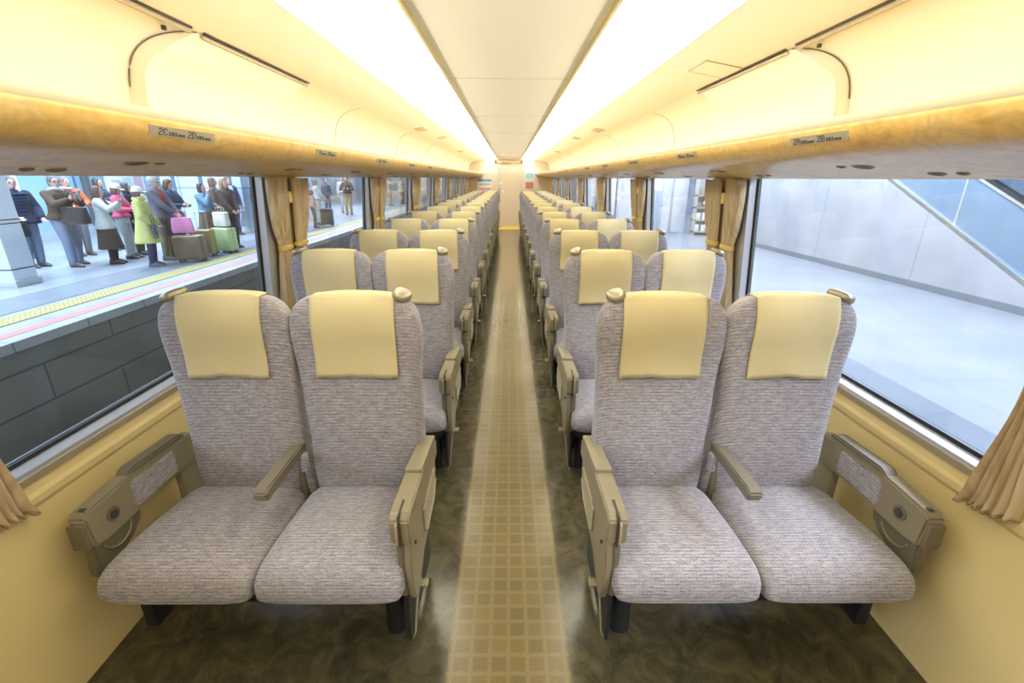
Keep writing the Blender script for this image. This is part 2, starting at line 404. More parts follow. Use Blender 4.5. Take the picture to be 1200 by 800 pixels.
def make_seat(s):
    T = lambda bm: ([setattr(v, 'co', Vector((s*(v.co.x-XO), v.co.y-YO, v.co.z))) for v in bm.verts], bm)[1]
    root = empty('double_seat')
    CA, CW = .513, .945
    make_cushion(.530, .219, s, root); make_cushion(.978, .226, s, root)
    make_backrest(CA, s, root); make_backrest(CW, s, root)
    make_cover(CA, s, root, shift=-.002, seed=2 if s > 0 else 3); make_cover(CW, s, root, shift=.002, seed=5 if s > 0 else 9)
    make_grip(.357, s, -1, root); make_grip(1.112, s, 1, root)
    # --- aisle armrest
    P = 'plastic'
    bm = NB(); prism_x(bm, [(1.06, .525), (1.058, .603), (1.075, .622), (1.30, .612), (1.535, .585), (1.555, .565), (1.555, .505), (1.13, .500)], .278, .336, .005); arm = link('aisle_armrest', T(bm), M['plastic'], root)
    bm = NB(); box(bm, .279, .335, 1.275, 1.545, -.008, .010, .006, None)
    for v in bm.verts: v.co.z += .617-(v.co.y-1.275)*.125
    link('armrest_pad', T(bm), M['plastic'], arm)
    bm = NB(); box(bm, .304, .310, 1.052, 1.062, .520, .606); box(bm, .304, .310, 1.052, 1.13, .612, .6235); link('tray_slot', T(bm), M['dark'], arm)
    bm = NB(); box(bm, .311, .318, 1.047, 1.064, .53, .60, .002); link('release_lever', T(bm), M['plastic_l'], arm)
    bm = NB(); prism_x(bm, [(1.085, .515), (1.545, .515), (1.535, .44), (1.47, .365), (1.38, .335), (1.25, .325), (1.19, .288), (1.15, .262), (1.115, .264), (1.092, .30), (1.078, .37), (1.072, .44)], .284, .306, .004)
    tray = link('folding_table_panel', T(bm), M['plastic'], arm)
    bm = NB()
    loop = [(1.27, .395), (1.29, .375), (1.44, .385), (1.50, .43), (1.50, .475), (1.48, .490), (1.29, .490), (1.27, .475)]
    prism_x(bm, loop, .279, .285, .002)
    link('recessed_panel', T(bm), M['plastic_l'], tray)
    bm = NB(); lp = [(.280, y, z) for y, z in loop]; tube(bm, lp+[lp[0]], .0045, 6); link('panel_rim', T(bm), M['plastic_l'], tray)
    bm = NB(); box(bm, .3065, .330, 1.085, 1.16, .30, .505, .006); link('inner_bracket', T(bm), M['plastic_d'], arm)
    bm = NB(); cyl(bm, (.282, 1.13, .47), .006, .006, 'X', 12); link('table_pivot', T(bm), M['dark'], tray)
    # --- centre armrest
    bm = NB(); prism_x(bm, [(1.195, .570), (1.193, .592), (1.21, .604), (1.50, .604), (1.56, .600), (1.575, .58), (1.56, .565), (1.24, .562), (1.205, .560)], .742, .787, .005)
    mid = link('centre_armrest', T(bm), M['plastic_m'], root)
    bm = NB(); box(bm, .752, .777, 1.455, 1.50, .36, .575, .006); link('armrest_post', T(bm), M['plastic_d'], mid)
    bm = NB(); box(bm, .728, .752, 1.435, 1.47, .50, .57, .008); link('fabric_tab', T(bm), M['fabric'], mid)
    # --- window-side armrest
    bm = NB(); prism_x(bm, [(1.105, .470), (1.098, .572), (1.115, .590), (1.28, .602), (1.50, .590), (1.60, .575), (1.61, .47), (1.16, .462)], 1.222, 1.276, .007)
    wa = link('window_armrest', T(bm), M['plastic'], root)
    bm = NB(); prism_x(bm, [(1.27, .598), (1.30, .616), (1.53, .606), (1.555, .585)], 1.224, 1.274, .006); link('armrest_pad', T(bm), M['plastic_d'], wa)
    bm = NB(); prism_x(bm, [(1.275, .488), (1.268, .50), (1.268, .565), (1.28, .580), (1.46, .575), (1.47, .565), (1.47, .488)], 1.217, 1.226, .003); link('fabric_inset', T(bm), M['fabric_side'], wa)
    bm = NB(); cyl(bm, (1.221, 1.185, .530), .023, .008, 'X', 24); bt = link('recline_button', T(bm), M['plastic_d'], wa)
    bm = NB(); cyl(bm, (1.2175, 1.185, .530), .014, .008, 'X', 20); link('button_centre', T(bm), M['ink'], bt)
    bm = NB(); box(bm, 1.236, 1.252, 1.118, 1.130, .590, .594); link('arm_slot', T(bm), M['dark'], wa)
    bm = NB(); prism_x(bm, [(1.108, .475), (1.30, .475), (1.285, .43), (1.25, .40), (1.20, .378), (1.16, .345), (1.118, .342), (1.100, .37)], 1.232, 1.268, .006); lb = link('lower_bracket', T(bm), M['plastic_d'], wa)
    bm = NB(); tube(bm, [(1.230, 1.19+.055*math.cos(a), .462-.05*math.sin(a)) for a in [i*math.pi/10 for i in range(0, 11)]], .003, 6); link('bracket_arc', T(bm), M['plastic'], lb)
    bm = NB(); box(bm, 1.234, 1.266, 1.50, 1.60, .12, .48, .006); link('rear_post', T(bm), M['plastic'], wa)
    bm = NB(); box(bm, 1.225, 1.272, 1.086, 1.100, .475, .56, .004); link('arm_end_clip', T(bm), M['plastic_d'], wa)
    # --- under frame
    bm = NB(); box(bm, .34, 1.20, 1.10, 1.46, .262, .30, .005); box(bm, .36, 1.22, 1.18, 1.24, .21, .265, .004); box(bm, .36, 1.22, 1.40, 1.45, .21, .265, .004)
    box(bm, 1.16, 1.20, 1.15, 1.48, .10, .265, .004)
    fr = link('under_frame', T(bm), M['black'], root)
    for yy in (1.235, 1.445):
        bm = NB(); rs = []
        for z, k in [(0, 1.0), (.01, 1.05), (.03, 1), (.2, .92), (.262, 1.05)]:
            rs.append([(.394+a*.034*k, yy+b*.034*k, z) for a, b in selli(20, 2.4)])
        rings(bm, rs); link('leg', T(bm), M['black'], root)
    bm = NB(); box(bm, .318, .330, 1.13, 1.50, .06, .33, .003); link('side_plate', T(bm), M['black'], fr)
    bm = NB(); tube(bm, [(.306, 1.20, .30), (.304, 1.19, .20), (.315, 1.16, .06), (.33, 1.17, .02)], .004, 8); link('cable', T(bm), M['plastic_l'], fr)
    # pedal
    bm = NB(); box(bm, .262, .300, 1.155, 1.185, .262, .268, .002)
    for q in range(4): box(bm, .264+q*.009, .268+q*.009, 1.152, 1.186, .267, .273)
    box(bm, .296, .32, 1.16, 1.18, .255, .29, .002); link('foot_pedal', T(bm), M['chrome'], root)
    return root

NROW = 14; PITCH = .98
for s, side in ((-1, 'left'), (1, 'right')):
    proto = make_seat(s)
    for k in range(NROW):
        o = proto if k == 0 else copy_tree(proto)
        o.location = (s*XO, YO+k*PITCH, 0)
        if k == 0: lab = f'grey moquette double train seat nearest the camera, {side} of the aisle'
        elif k == NROW-1: lab = f'grey moquette double train seat {side} of the aisle, last row by the end door'
        else: lab = f'grey moquette double train seat {side} of the aisle, {ORD[k]} row from the camera'
        tag(o, lab, 'train seat', f'double seats on the {side} of the aisle')

# ------------------------------------------------------------------ car shell
WALLX = [(0, 1.333), (.30, 1.338), (.60, 1.350), (.70, 1.358), (1.52, 1.300)]
def wx(z):
    for (a, p), (b, q) in zip(WALLX, WALLX[1:]):
        if z <= b: return p+(q-p)*(z-a)/(b-a)
    return WALLX[-1][1]
bm = NB(); box(bm, -1.42, 1.42, CAR_A, CAR_B+.1, -.06, 0); struct(link('floor', bm, M['floor'], smooth=False))
OFF = {-1: 2.59, 1: 2.645}
WLEN = 1.49; NW = 7
for s, side in ((-1, 'left'), (1, 'right')):
    wins = [(OFF[s]-WLEN+k*2*PITCH-(.17 if k == 0 else 0), OFF[s]+k*2*PITCH) for k in range(-1, NW)]
    sk = lambda z: 1.412-(z-.73)*.07
    bm = NB()
    lowp = [(s*1.333, 0), (s*1.338, .30), (s*1.350, .615), (s*1.344, .630), (s*1.344, .650), (s*1.352, .662), (s*1.358, .70)]
    strip_y(bm, lowp+[(s*sk(.70), .70), (s*1.47, .40), (s*1.47, -.05)], [CAR_A, CAR_B])
    # pillars
    edges = [CAR_A]+[e for w in wins for e in w]+[CAR_B]
    for a, b in zip(edges[::2], edges[1::2]):
        strip_y(bm, [(s*wx(.70), .70), (s*wx(1.1), 1.1), (s*wx(1.52), 1.52)], [a, b])
        strip_y(bm, [(s*sk(.70), .70), (s*sk(1.52), 1.52)], [a, b])
        for yy in (a, b):
            v = [bm.verts.new(p) for p in [(s*wx(.70), yy, .70), (s*sk(.70), yy, .70), (s*sk(1.52), yy, 1.52), (s*wx(1.52), yy, 1.52)]]; bm.faces.new(v)
    strip_y(bm, [(s*sk(1.52), 1.52), (s*1.47, 1.7), (s*1.47, 2.2), (s*1.0, 2.3)], [CAR_A, CAR_B])
    struct(link('wall_'+side, bm, M['wall'], smooth=False))
    # continuous sill trim
    bm = NB(); prism_y(bm, [(s*1.350, .700), (s*1.350, .712), (s*1.356, .716), (s*1.392, .738), (s*1.40, .738), (s*1.40, .700)], CAR_A, CAR_B); 
    t = struct(link('trim_'+('1' if s < 0 else '2'), bm, M['alu'], smooth=False))
    bm = NB(); prism_y(bm, [(s*1.346, .692), (s*1.346, .7115), (s*1.352, .7115), (s*1.352, .692)], CAR_A, CAR_B); 
    t = struct(link('trim_'+('3' if s < 0 else '4'), bm, M['alu_dim'], smooth=False))
    for k, (a, b) in enumerate(wins):
        w = struct(empty(f'window_{k+1+(0 if s<0 else NW+1)}', (0, 0, 0)))
        def ring(bm, x_in, x_out, z0i, z0o, ins_i, ins_o, top=1.53, tw=.0):
            # splayed loop from the wall face (x_in) to the glass (x_out)
            def loop(z0, ins, f):
                pts = [(a+ins, z0), (b-ins, z0), (b-ins, top), (a+ins, top)]
                return [bm.verts.new((s*f(z), y, z)) for y, z in pts]
            A = loop(z0i, ins_i, x_in); B = loop(z0o, ins_o, x_out)
            for i in range(4): bm.faces.new([A[i], A[(i+1) % 4], B[(i+1) % 4], B[i]])
        slope = lambda x0: (lambda z: x0-(z-.73)*.070)
        bm = NB(); ring(bm, slope(1.354), slope(1.388), .725, .735, 0, .004); ring(bm, slope(1.353), slope(1.354), .70, .725, -.075, 0)
        f = link('window_frame', bm, M['alu'], w, smooth=False)
        md = f.modifiers.new('t', 'SOLIDIFY'); md.thickness = .004; md.offset = 0
        bm = NB(); ring(bm, slope(1.388), slope(1.392), .735, .748, .004, .020)
        f = link('gasket', bm, M['rubber'], w, smooth=False)
        md = f.modifiers.new('t', 'SOLIDIFY'); md.thickness = .004; md.offset = 0
        bm = NB()
        for x in (1.394, 1.400):
            pass
        v0 = [bm.verts.new((s*(slope(1.394)(z)+dx), y, z)) for dx in (0, .006) for y, z in [(a+.01, .742), (b-.01, .742), (b-.01, 1.53), (a+.01, 1.53)]]
        bm.faces.new(v0[:4]); bm.faces.new(v0[4:])
        for i in range(4): bm.faces.new([v0[i], v0[(i+1) % 4], v0[4+(i+1) % 4], v0[4+i]])
        link('pane', bm, M['glass'], w, smooth=False)
        bm = NB(); ring(bm, slope(1.402), slope(1.416), .748, .745, .012, .004)
        f = link('outer_frame', bm, M['alu_dim'] if False else M['white'], w, smooth=False)
        f.data.materials[0] = bpy.data.materials.get('outer_frame_grey') or mat('outer_frame_grey', (.06, .065, .07), .5)

# ceiling: centre strip, lower side panels, coves above the racks
bm = NB()
strip_y(bm, [(-.395, H+.625), (.395, H+.625)], [CAR_A, CAR_B])
strip_y(bm, [(-.395, H+.625), (-.395, H+.66), (.395, H+.66), (.395, H+.625)], [CAR_A, CAR_B])
for s in (-1, 1):
    strip_y(bm, [(s*.775, H+.553), (s*1.128, H+.492)], [CAR_A, CAR_B])
    strip_y(bm, [(s*.775, H+.553), (s*.78, H+.62), (s*1.3, H+.6)], [CAR_A, CAR_B])
struct(link('ceiling', bm, M['ceil'], smooth=False))
bm = NB()
for yy in (1.55, 3.5, 5.5, 7.5, 9.4, 11.4, 13.4): box(bm, -.39, .39, yy, yy+.004, H+.6235, H+.6255)
struct(link('trim_5', bm, M['plate'], smooth=False))
COVE = catmull([(1.128, .492), (1.185, .465), (1.235, .415), (1.268, .34), (1.285, .25), (1.292, .13)], 5)
CT = []
for s, side in ((-1, 'left'), (1, 'right')):
    bm = NB(); strip_y(bm, [(s*x, H+z) for x, z in COVE], [CAR_A, CAR_B]); struct(link('wall_cove_'+side, bm, M['cove']))
    # raised rounded panel over the second window bay
    y0 = 1.955 if s < 0 else 2.13
    def edge(t, y0):  # t 0 at top .. 1 at the shelf: rounded upper corner
        q = min(1, t/.62)
        return y0-.185*math.sin(q*math.pi/2)**.9 if q < 1 else y0-.185+.02*(t-.62)
    bm = NB(); n = len(COVE); front = []; back = []; frontF = []; backF = []
    for i, (x, z) in enumerate(COVE):
        t = i/(n-1); off = .052*min(1, t/.30)**.8+.002
        # inward normal
        a = COVE[max(0, i-1)]; b = COVE[min(n-1, i+1)]; dx, dz = b[0]-a[0], b[1]-a[1]; l = math.hypot(dx, dz); nx, nz = (dz/l, -dx/l)
        ya = edge(t, y0); yb = ya+.965
        front.append(bm.verts.new((s*(x+nx*off), ya, H+z+nz*off))); back.append(bm.verts.new((s*x, ya, H+z)))
        frontF.append(bm.verts.new((s*(x+nx*off), yb, H+z+nz*off))); backF.append(bm.verts.new((s*x, yb, H+z)))
    for i in range(n-1):
        bm.faces.new([front[i], front[i+1], frontF[i+1], frontF[i]])
        bm.faces.new([back[i], back[i+1], front[i+1], front[i]]); bm.faces.new([backF[i], frontF[i], frontF[i+1], backF[i+1]])
    pn = link('cove_panel', bm, M['cove'])
    tag(pn, f'raised cream panel with rounded near edge above the {side} luggage rack', 'wall panel')
    # dark seam following its curved edge
    pts = []
    for i, (x, z) in enumerate(COVE[:int(n*.75)]):
        pts.append((s*(x-.0035), edge(i/(n-1), y0)-.004, H+z-.0035))
    bm = NB(); tube(bm, pts, .0022, 6); link('panel_seam', bm, M['plastic_d'], pn)
    bm = NB(); box(bm, s*1.112-.0035, s*1.112+.0035, y0+.02, y0+.96, H+.4885, H+.497); link('panel_slot', bm, M['dark'], pn)
    bm = NB(); box(bm, s*1.122-.006, s*1.122+.006, y0+.02, y0+.96, H+.474, H+.486, .002); link('panel_lip', bm, M['plate'], pn)
    for dy, in ((.10,), (.90,)):
        bm = NB(); cyl(bm, (s*1.152, y0+dy, H+.468), .008, .012, 'Z', 16); link('panel_screw', bm, M['ink'], pn)
    # near flat panel slot
    bm = NB(); box(bm, s*1.112-.0035, s*1.112+.0035, y0-1.0, y0-.05, H+.4885, H+.497); sl = struct(link('trim_'+('6' if s < 0 else '7'), bm, M['dark'], smooth=False))
    bm = NB(); box(bm, s*1.122-.006, s*1.122+.006, y0-1.0, y0-.05, H+.474, H+.486, .002); struct(link('trim_'+('8' if s < 0 else '9'), bm, M['plate'], smooth=False))
    bm = NB(); cyl(bm, (s*1.152, y0-.14, H+.468), .008, .012, 'Z', 16); struct(link('trim_'+('10' if s < 0 else '11'), bm, M['ink']))
    # seams of the farther flush panels
    bm = NB()
    for kk in range(2, 13, 2):
        pts = [(s*(x-.002), edge(i/(n-1), y0+kk*PITCH), H+z-.002) for i, (x, z) in enumerate(COVE)]; tube(bm, pts, .0018, 6)
    struct(link('trim_'+('12' if s < 0 else '13'), bm, M['plate']))

# ceiling lights
for s, side in ((-1, 'left'), (1, 'right')):
    root = empty('ceiling_light', (s*.59, CAR_A, H+.58)); ox, oy, oz = root.location
    bm = NB(); prism_y(bm, [(s*.408-ox, .604+H-oz), (s*.425-ox, .584+H-oz), (s*.455-ox, .571+H-oz), (s*.52-ox, .563+H-oz), (s*.62-ox, .558+H-oz), (s*.772-ox, .555+H-oz), (s*.772-ox, .575+H-oz), (s*.408-ox, .625+H-oz)], .01, CAR_B-CAR_A-.01); link('diffuser', bm, M['light'], root, smooth=False)
    bm = NB(); prism_y(bm, [(s*.393-ox, .598+H-oz), (s*.407-ox, .598+H-oz), (s*.407-ox, .625+H-oz), (s*.393-ox, .625+H-oz)], .01, CAR_B-CAR_A-.01); link('inner_rail', bm, M['rail'], root, smooth=False)
    bm = NB(); prism_y(bm, [(s*.774-ox, .548+H-oz), (s*.780-ox, .548+H-oz), (s*.780-ox, .565+H-oz), (s*.774-ox, .565+H-oz)], .01, CAR_B-CAR_A-.01); link('outer_rail', bm, M['ceil'], root, smooth=False)
    tag(root, f'continuous glowing white ceiling light strip on the {side} of the aisle', 'ceiling light')

# luggage racks
RK = catmull([(.838, .148), (.828, .140), (.826, .128), (.826, .118), (.832, .096), (.850, .075), (.89, .056), (.96, .045), (1.05, .037), (1.19, .018), (1.296, .001)], 4)
DIG = {  # 7x5 strokes for plate characters
 '1': ['00100', '01100', '00100', '00100', '00100', '00100', '01110'], '2': ['01110', '10001', '00001', '00110', '01000', '10000', '11111'],
 '3': ['11110', '00001', '00001', '01110', '00001', '00001', '11110'], '4': ['00010', '00110', '01010', '10010', '11111', '00010', '00010'],
 '5': ['11111', '10000', '11110', '00001', '00001', '10001', '01110'], '6': ['01110', '10000', '11110', '10001', '10001', '10001', '01110'],
 '7': ['11111', '00001', '00010', '00100', '00100', '00100', '00100'], '8': ['01110', '10001', '10001', '01110', '10001', '10001', '01110'],
 '9': ['01110', '10001', '10001', '01111', '00001', '00001', '01110'], '0': ['01110', '10001', '10001', '10001', '10001', '10001', '01110'],
 'A': ['01110', '10001', '10001', '11111', '10001', '10001', '10001'], 'B': ['11110', '10001', '10001', '11110', '10001', '10001', '11110'],
 'C': ['01110', '10001', '10000', '10000', '10000', '10001', '01110'], 'D': ['11110', '10001', '10001', '10001', '10001', '10001', '11110'],
 'k': ['11111', '10101', '11111', '10101', '11111', '00100', '11111'], 'j': ['11111', '00100', '01110', '00100', '11111', '10001', '11111'],
}
def rack_frame(s, f):
    """point and direction on the slanted nose, f metres down from the lip"""
    a = Vector((.826, .120)); b = Vector((.8345, .092)); d = (b-a).normalized(); p = a+d*f
    return (s*p.x, H+p.y), (s*d.x, d.y)
for s, side in ((-1, 'left'), (1, 'right')):
    root = empty('luggage_rack', (0, 0, 0))
    bm = NB(); pr = [(s*x, H+z) for x, z in RK]+[(s*1.296, H+.03), (s*1.292, H+.13), (s*.90, H+.126), (s*.852, H+.136), (s*.848, H+.147)]
    bm = NB(); prism_y(bm, pr, CAR_A, CAR_B-.02); link('rack_body', bm, M['marble'], root)
    bm = NB(); prism_y(bm, [(s*.826, H+.1285), (s*.8255, H+.140), (s*.832, H+.150), (s*.846, H+.152), (s*.852, H+.146), (s*.848, H+.138), (s*.836, H+.132)], CAR_A, CAR_B-.02); link('rack_edge', bm, M['edge'], root)
    bm = NB(); prism_y(bm, [(s*.846, H+.150), (s*.855, H+.154), (s*.858, H+.148), (s*.850, H+.144)], CAR_A, CAR_B-.02); link('edge_trim', bm, M['rail'], root)
    tag(root, f'long luggage rack with marbled ochre nose above the {side} windows', 'luggage rack')
    lr = empty('cove_lamp', (s*.93, CAR_A+.05, H+.128)); L_ = CAR_B-CAR_A-.12
    bm = NB(); box(bm, -.03, .03, 0, L_, 0, .006); link('lamp_base', bm, M['white'], lr, smooth=False)
    bm = NB(); prism_y(bm, [(-.014, .006), (.014, .006), (.014, .014), (-.014, .014)], 0, L_); link('lamp_tube', bm, M['covelight'], lr, smooth=False)
    bm = NB(); prism_y(bm, [(s*.022, .006), (s*.026, .006), (s*.026, .036), (s*.002, .036), (s*.002, .033), (s*.022, .033)], 0, L_); link('fill_shield', bm, M['white'], lr, smooth=False)  # added shield, keeps the strip's steep upward light off the side panels
    bm = NB(); prism_y(bm, [(s*.016, .008), (s*.021, .008), (s*.021, .031), (s*.016, .031)], 0, L_); link('fill_strip', bm, M['fillstrip'], lr, smooth=False)  # unseen emitter added beside the tube to brighten the centre ceiling
    tag(lr, f'slim strip lamp with added ceiling fill strip on top of the {side} luggage rack behind its edge', 'strip lamp')
    base = 1.30 if s < 0 else 1.36
    for k in range(NROW):
        yc = base+k*PITCH
        (px, pz), (dx, dz) = rack_frame(s, 0.006)
        def P(u, f, h):  # u along the car, f down the nose, h off the surface
            nrm = Vector((-s*abs(dz), 0, -abs(dx))).normalized()
            return Vector((px+dx*f, yc+u, pz+dz*f))+nrm*h
        pl = bmesh.new()
        def slab(bm, u0, u1, f0, f1, h0, h1):
            v = [bm.verts.new(P(u, f, h)) for h in (h0, h1) for u, f in ((u0, f0), (u1, f0), (u1, f1), (u0, f1))]
            for q in ((0, 1, 2, 3), (4, 5, 6, 7), (0, 1, 5, 4), (1, 2, 6, 5), (2, 3, 7, 6), (3, 0, 4, 7)): bm.faces.new([v[i] for i in q])
        slab(pl, -.125, .125, 0, .024, -.006, .0035)
        p = link('seat_number_plate', pl, M['plate'], root, smooth=False)
        if k < 5:
            tx = bmesh.new(); rown = str(k+2)
            def glyph(ch, u, f, w, h):
                g = DIG[ch]; cw, chh = w/5, h/7
                for r_ in range(7):
                    c = 0
                    while c < 5:
                        if g[r_][c] == '1':
                            c2 = c
                            while c2 < 5 and g[r_][c2] == '1': c2 += 1
                            if s < 0: slab(tx, u+c*cw, u+c2*cw, f+r_*chh, f+(r_+1)*chh, .0036, .0042)
                            else: slab(tx, u-c*cw, u-c2*cw, f+r_*chh, f+(r_+1)*chh, .0036, .0042)
                            c = c2
                        else: c += 1
            sg = 1 if s < 0 else -1
            letters = 'CD' if s < 0 else 'AB' if False else 'AB'
            lets = ('C', 'D') if s < 0 else ('A', 'B')
            if s > 0: starts = ((.105, lets[0]), (-.005, lets[1]))
            else: starts = ((-.095, lets[0]), (.012, lets[1]))
            for st, le in starts:
                u = st
                glyph(rown, u, .004, .014, .016); u += sg*.017
                glyph(le, u, .004, .014, .016); u += sg*.019
                for q, ch in enumerate('jkj'): glyph(ch, u, .011, .008, .009); u += sg*.011
                for q in range(4): glyph('k' if q % 2 else 'j', u, .014, .005, .006); u += sg*.007
            link('plate_lettering', tx, M['ink'], p, smooth=False)
        # reading lights under the rack
        def under(x):
            for (a, za), (b, zb) in zip(RK, RK[1:]):
                if a <= x <= b: return H+za+(zb-za)*(x-a)/(b-a)
            return H
        for (x, dy, r) in ((1.05, .11, .024), (1.04, .19, .010), (1.20, .02, .016), (1.20, -.06, .010)):
            if k > 6 and r < .02: continue
            bm = NB(); z = under(x); g = .0
            tl = Matrix.Rotation(s*R(11), 3, 'Y')
            tube(bm, [Vector((s*x, yc+dy, z-.001))+tl @ Vector((r*math.cos(t), r*1.35*math.sin(t), 0)) for t in [i*math.pi/10 for i in range(21)]], .0035, 6)
            rl = link('reading_light', bm, M['chrome'], root)
            bm = NB(); ellipsoid(bm, (s*x, yc+dy, z+.001), (r, r*1.35, .004), tl, 16, 6); link('lamp_lens', bm, M['dark'], rl)

# ceiling fittings
bm = NB(); box(bm, .93, 1.10, 2.50, 2.72, 0, .004)
for v in bm.verts: v.co.z += H+.553-(v.co.x-.775)*.173-.004
h = link('access_hatch', bm, M['ceil'], smooth=False); tag(h, 'small rectangular cream access hatch in the ceiling right of the lights', 'access hatch')
bm = NB()
for (x0, x1, y0, y1) in ((.925, 1.105, 2.495, 2.50), (.925, 1.105, 2.72, 2.725), (.925, .93, 2.495, 2.725), (1.10, 1.105, 2.495, 2.725)): box(bm, x0, x1, y0, y1, -.005, .002)
for v in bm.verts: v.co.z += H+.553-(v.co.x-.775)*.173
link('hatch_seam', bm, M['plate'], h, smooth=False)
vents = []
for s, side in ((-1, 'left'), (1, 'right')):
    for k, yy in enumerate((5.6, 6.9, 10.2)):
        bm = NB(); x0 = .95 if k != 1 else .88
        box(bm, s*x0, s*(x0+.10), yy, yy+.30, 0, .006)
        for v in bm.verts: v.co.z += H+.553-(abs(v.co.x)-.775)*.173-.006
        o = link('ceiling_vent', bm, M['plate'], smooth=False)
        tag(o, f'{["nearest","middle","farthest"][k]} of the three flat tan vents in the {side} ceiling panel', 'vent', f'vents in the {side} ceiling panel')

# end wall with door
Y = 15.85
bm = NB()
box(bm, -1.42, -.36, Y, Y+.08, 0, 2.2); box(bm, .36, 1.42, Y, Y+.08, 0, 2.2); box(bm, -.36, .36, Y, Y+.08, 1.84, 2.2)
struct(link('wall_end', bm, M['bulk'], smooth=False))
bm = NB(); box(bm, -1.47, 1.47, CAR_A-.06, CAR_A, -.06, 2.3); struct(link('wall_back', bm, M['bulk'], smooth=False))
d = struct(empty('door_1', (0, Y, 0)))
bm = NB(); box(bm, -.355, .355, .02, .05, 0, 1.835, .004); link('door_leaf', bm, M['door'], d, smooth=False)
bm = NB(); box(bm, -.37, -.352, -.012, .03, 0, 1.85); box(bm, .352, .37, -.012, .03, 0, 1.85); box(bm, -.37, .37, -.012, .03, 1.835, 1.85); link('door_frame', bm, M['alu'], d, smooth=False)
bm = NB(); box(bm, -.33, -.30, -.01, .02, .75, 1.20, .004); link('door_handle', bm, M['chrome'], d)
bm = NB(); ellipsoid(bm, (-.26, .018, 1.35), (.05, .006, .06)); ellipsoid(bm, (-.20, .018, 1.10), (.05, .006, .05)); link('door_sticker', bm, M['white'], d)
bm = NB(); box(bm, -.345, .345, 14.75, Y-.015, .001, .006, .002); o = link('doorway_mat', bm, M['mat_y']); tag(o, 'yellow floor strip in the aisle before the end door', 'floor mat')
sg = empty('information_display', (0, Y, 2.0)); tag(sg, 'slim horizontal information display above the end door', 'display')
bm = NB(); box(bm, -.47, .47, -.06, 0, -.07, .06, .006); link('housing', bm, M['plastic_l'], sg)
bm = NB(); box(bm, -.33, .33, -.064, -.058, -.045, .035); link('screen', bm, mat('display_face', (.62, .42, .30), .3), sg, smooth=False)
for x in (-.43, .40):
    bm = NB(); box(bm, x-.02, x+.02, -.064, -.058, -.04, .04); link('pictogram', bm, M['ink'], sg, smooth=False)
def poster(x0, x1, z0, z1, bands, label):
    r = empty('poster', ((x0+x1)/2, Y, z0)); w = (x1-x0)/2
    bm = NB(); box(bm, -w, w, -.012, 0, 0, z1-z0); link('backing', bm, M['white'], r, smooth=False)
    for (a, b, c, d_, col) in bands:
        bm = NB(); box(bm, -w+2*w*a, -w+2*w*b, -.015, -.011, (z1-z0)*c, (z1-z0)*d_); link('printed_area', bm, mat('print', col, .5), r, smooth=False)
    tag(r, label, 'poster')
poster(-1.02, -.56, 1.13, 1.50, [(.05, .95, .06, .22, (.75, .35, .22)), (.02, .98, .72, .95, (.22, .36, .58)), (.1, .9, .42, .6, (.5, .62, .66))], 'blue and red landscape notice on the end wall left of the door')
poster(.50, .80, 1.45, 1.90, [(.05, .95, .08, .5, (.35, .62, .66)), (.2, .8, .75, .9, (.7, .4, .3))], 'white and teal notice on the end wall right of the door, upper of two')
poster(.50, .80, 1.16, 1.42, [(.06, .94, .08, .9, (.55, .25, .16))], 'brown red notice on the end wall right of the door, lower of two')

# ------------------------------------------------------------------ curtains
def make_curtain(s, dirn, near=False):
    """one gathered half; y local 0 = pillar centre, dirn=+1 far half, -1 near half"""
    root = empty('curtain')
    rr = random.Random(3 if dirn > 0 else 8)
    if near: prof = catmull([(1.505, .05, .205, .012), (1.40, .048, .17, .012), (1.25, .04, .11, .010), (1.16, .03, .085, .007), (1.125, .025, .075, .006), (1.08, .022, .080, .008), (.97, .018, .090, .012), (.84, .016, .115, .016), (.72, .014, .142, .020), (.655, .014, .158, .024)], 4)
    else: prof = catmull([(1.505, .045, .262, .012), (1.40, .045, .255, .012), (1.25, .042, .225, .011), (1.16, .040, .185, .008), (1.125, .040, .175, .007), (1.08, .038, .180, .009), (.97, .032, .190, .012), (.84, .024, .205, .016), (.72, .016, .22, .020), (.655, .014, .23, .024)], 4)
    NP = 9; cols = NP*8+1; bm = NB(); rows = []
    jit = [rr.uniform(.75, 1.25) for _ in range(NP+2)]
    for (z, i0, i1, amp) in prof:
        row = []
        for c in range(cols):
            t = c/(cols-1); ph = t*NP; k = int(ph)
            fr = ph-k; tri = 1-abs(2*fr-1)
            sh = (tri**.8)*amp*2*jit[k]-amp
            y = dirn*(i0+(i1-i0)*t+.004*math.sin(ph*2.1+z*7))
            row.append(bm.verts.new((s*(wx(z)-.030-sh*1.0), y, z+.010*math.sin(ph*math.pi*2)*(1 if z < .7 else 0)-(.03*t if z < .70 else 0))))
        rows.append(row)
    for a, b in zip(rows, rows[1:]):
        for j in range(cols-1): bm.faces.new([a[j], a[j+1], b[j+1], b[j]])
    o = link('cloth', bm, M['curtain'], root)
    md = o.modifiers.new('t', 'SOLIDIFY'); md.thickness = .002; md.offset = 0
    bm = NB(); rs = []
    for z in (1.110, 1.113, 1.137, 1.140):
        k = .9 if z in (1.110, 1.140) else 1
        bc, bw = (.050, .034) if near else (.108, .080)
        rs.append([(s*(wx(1.125)-.030)+a*.020*k, dirn*bc+b*bw*k, z) for a, b in selli(24, 3)])
    rings(bm, rs); link('tie_band', bm, M['curtain_tie'], root)
    return root
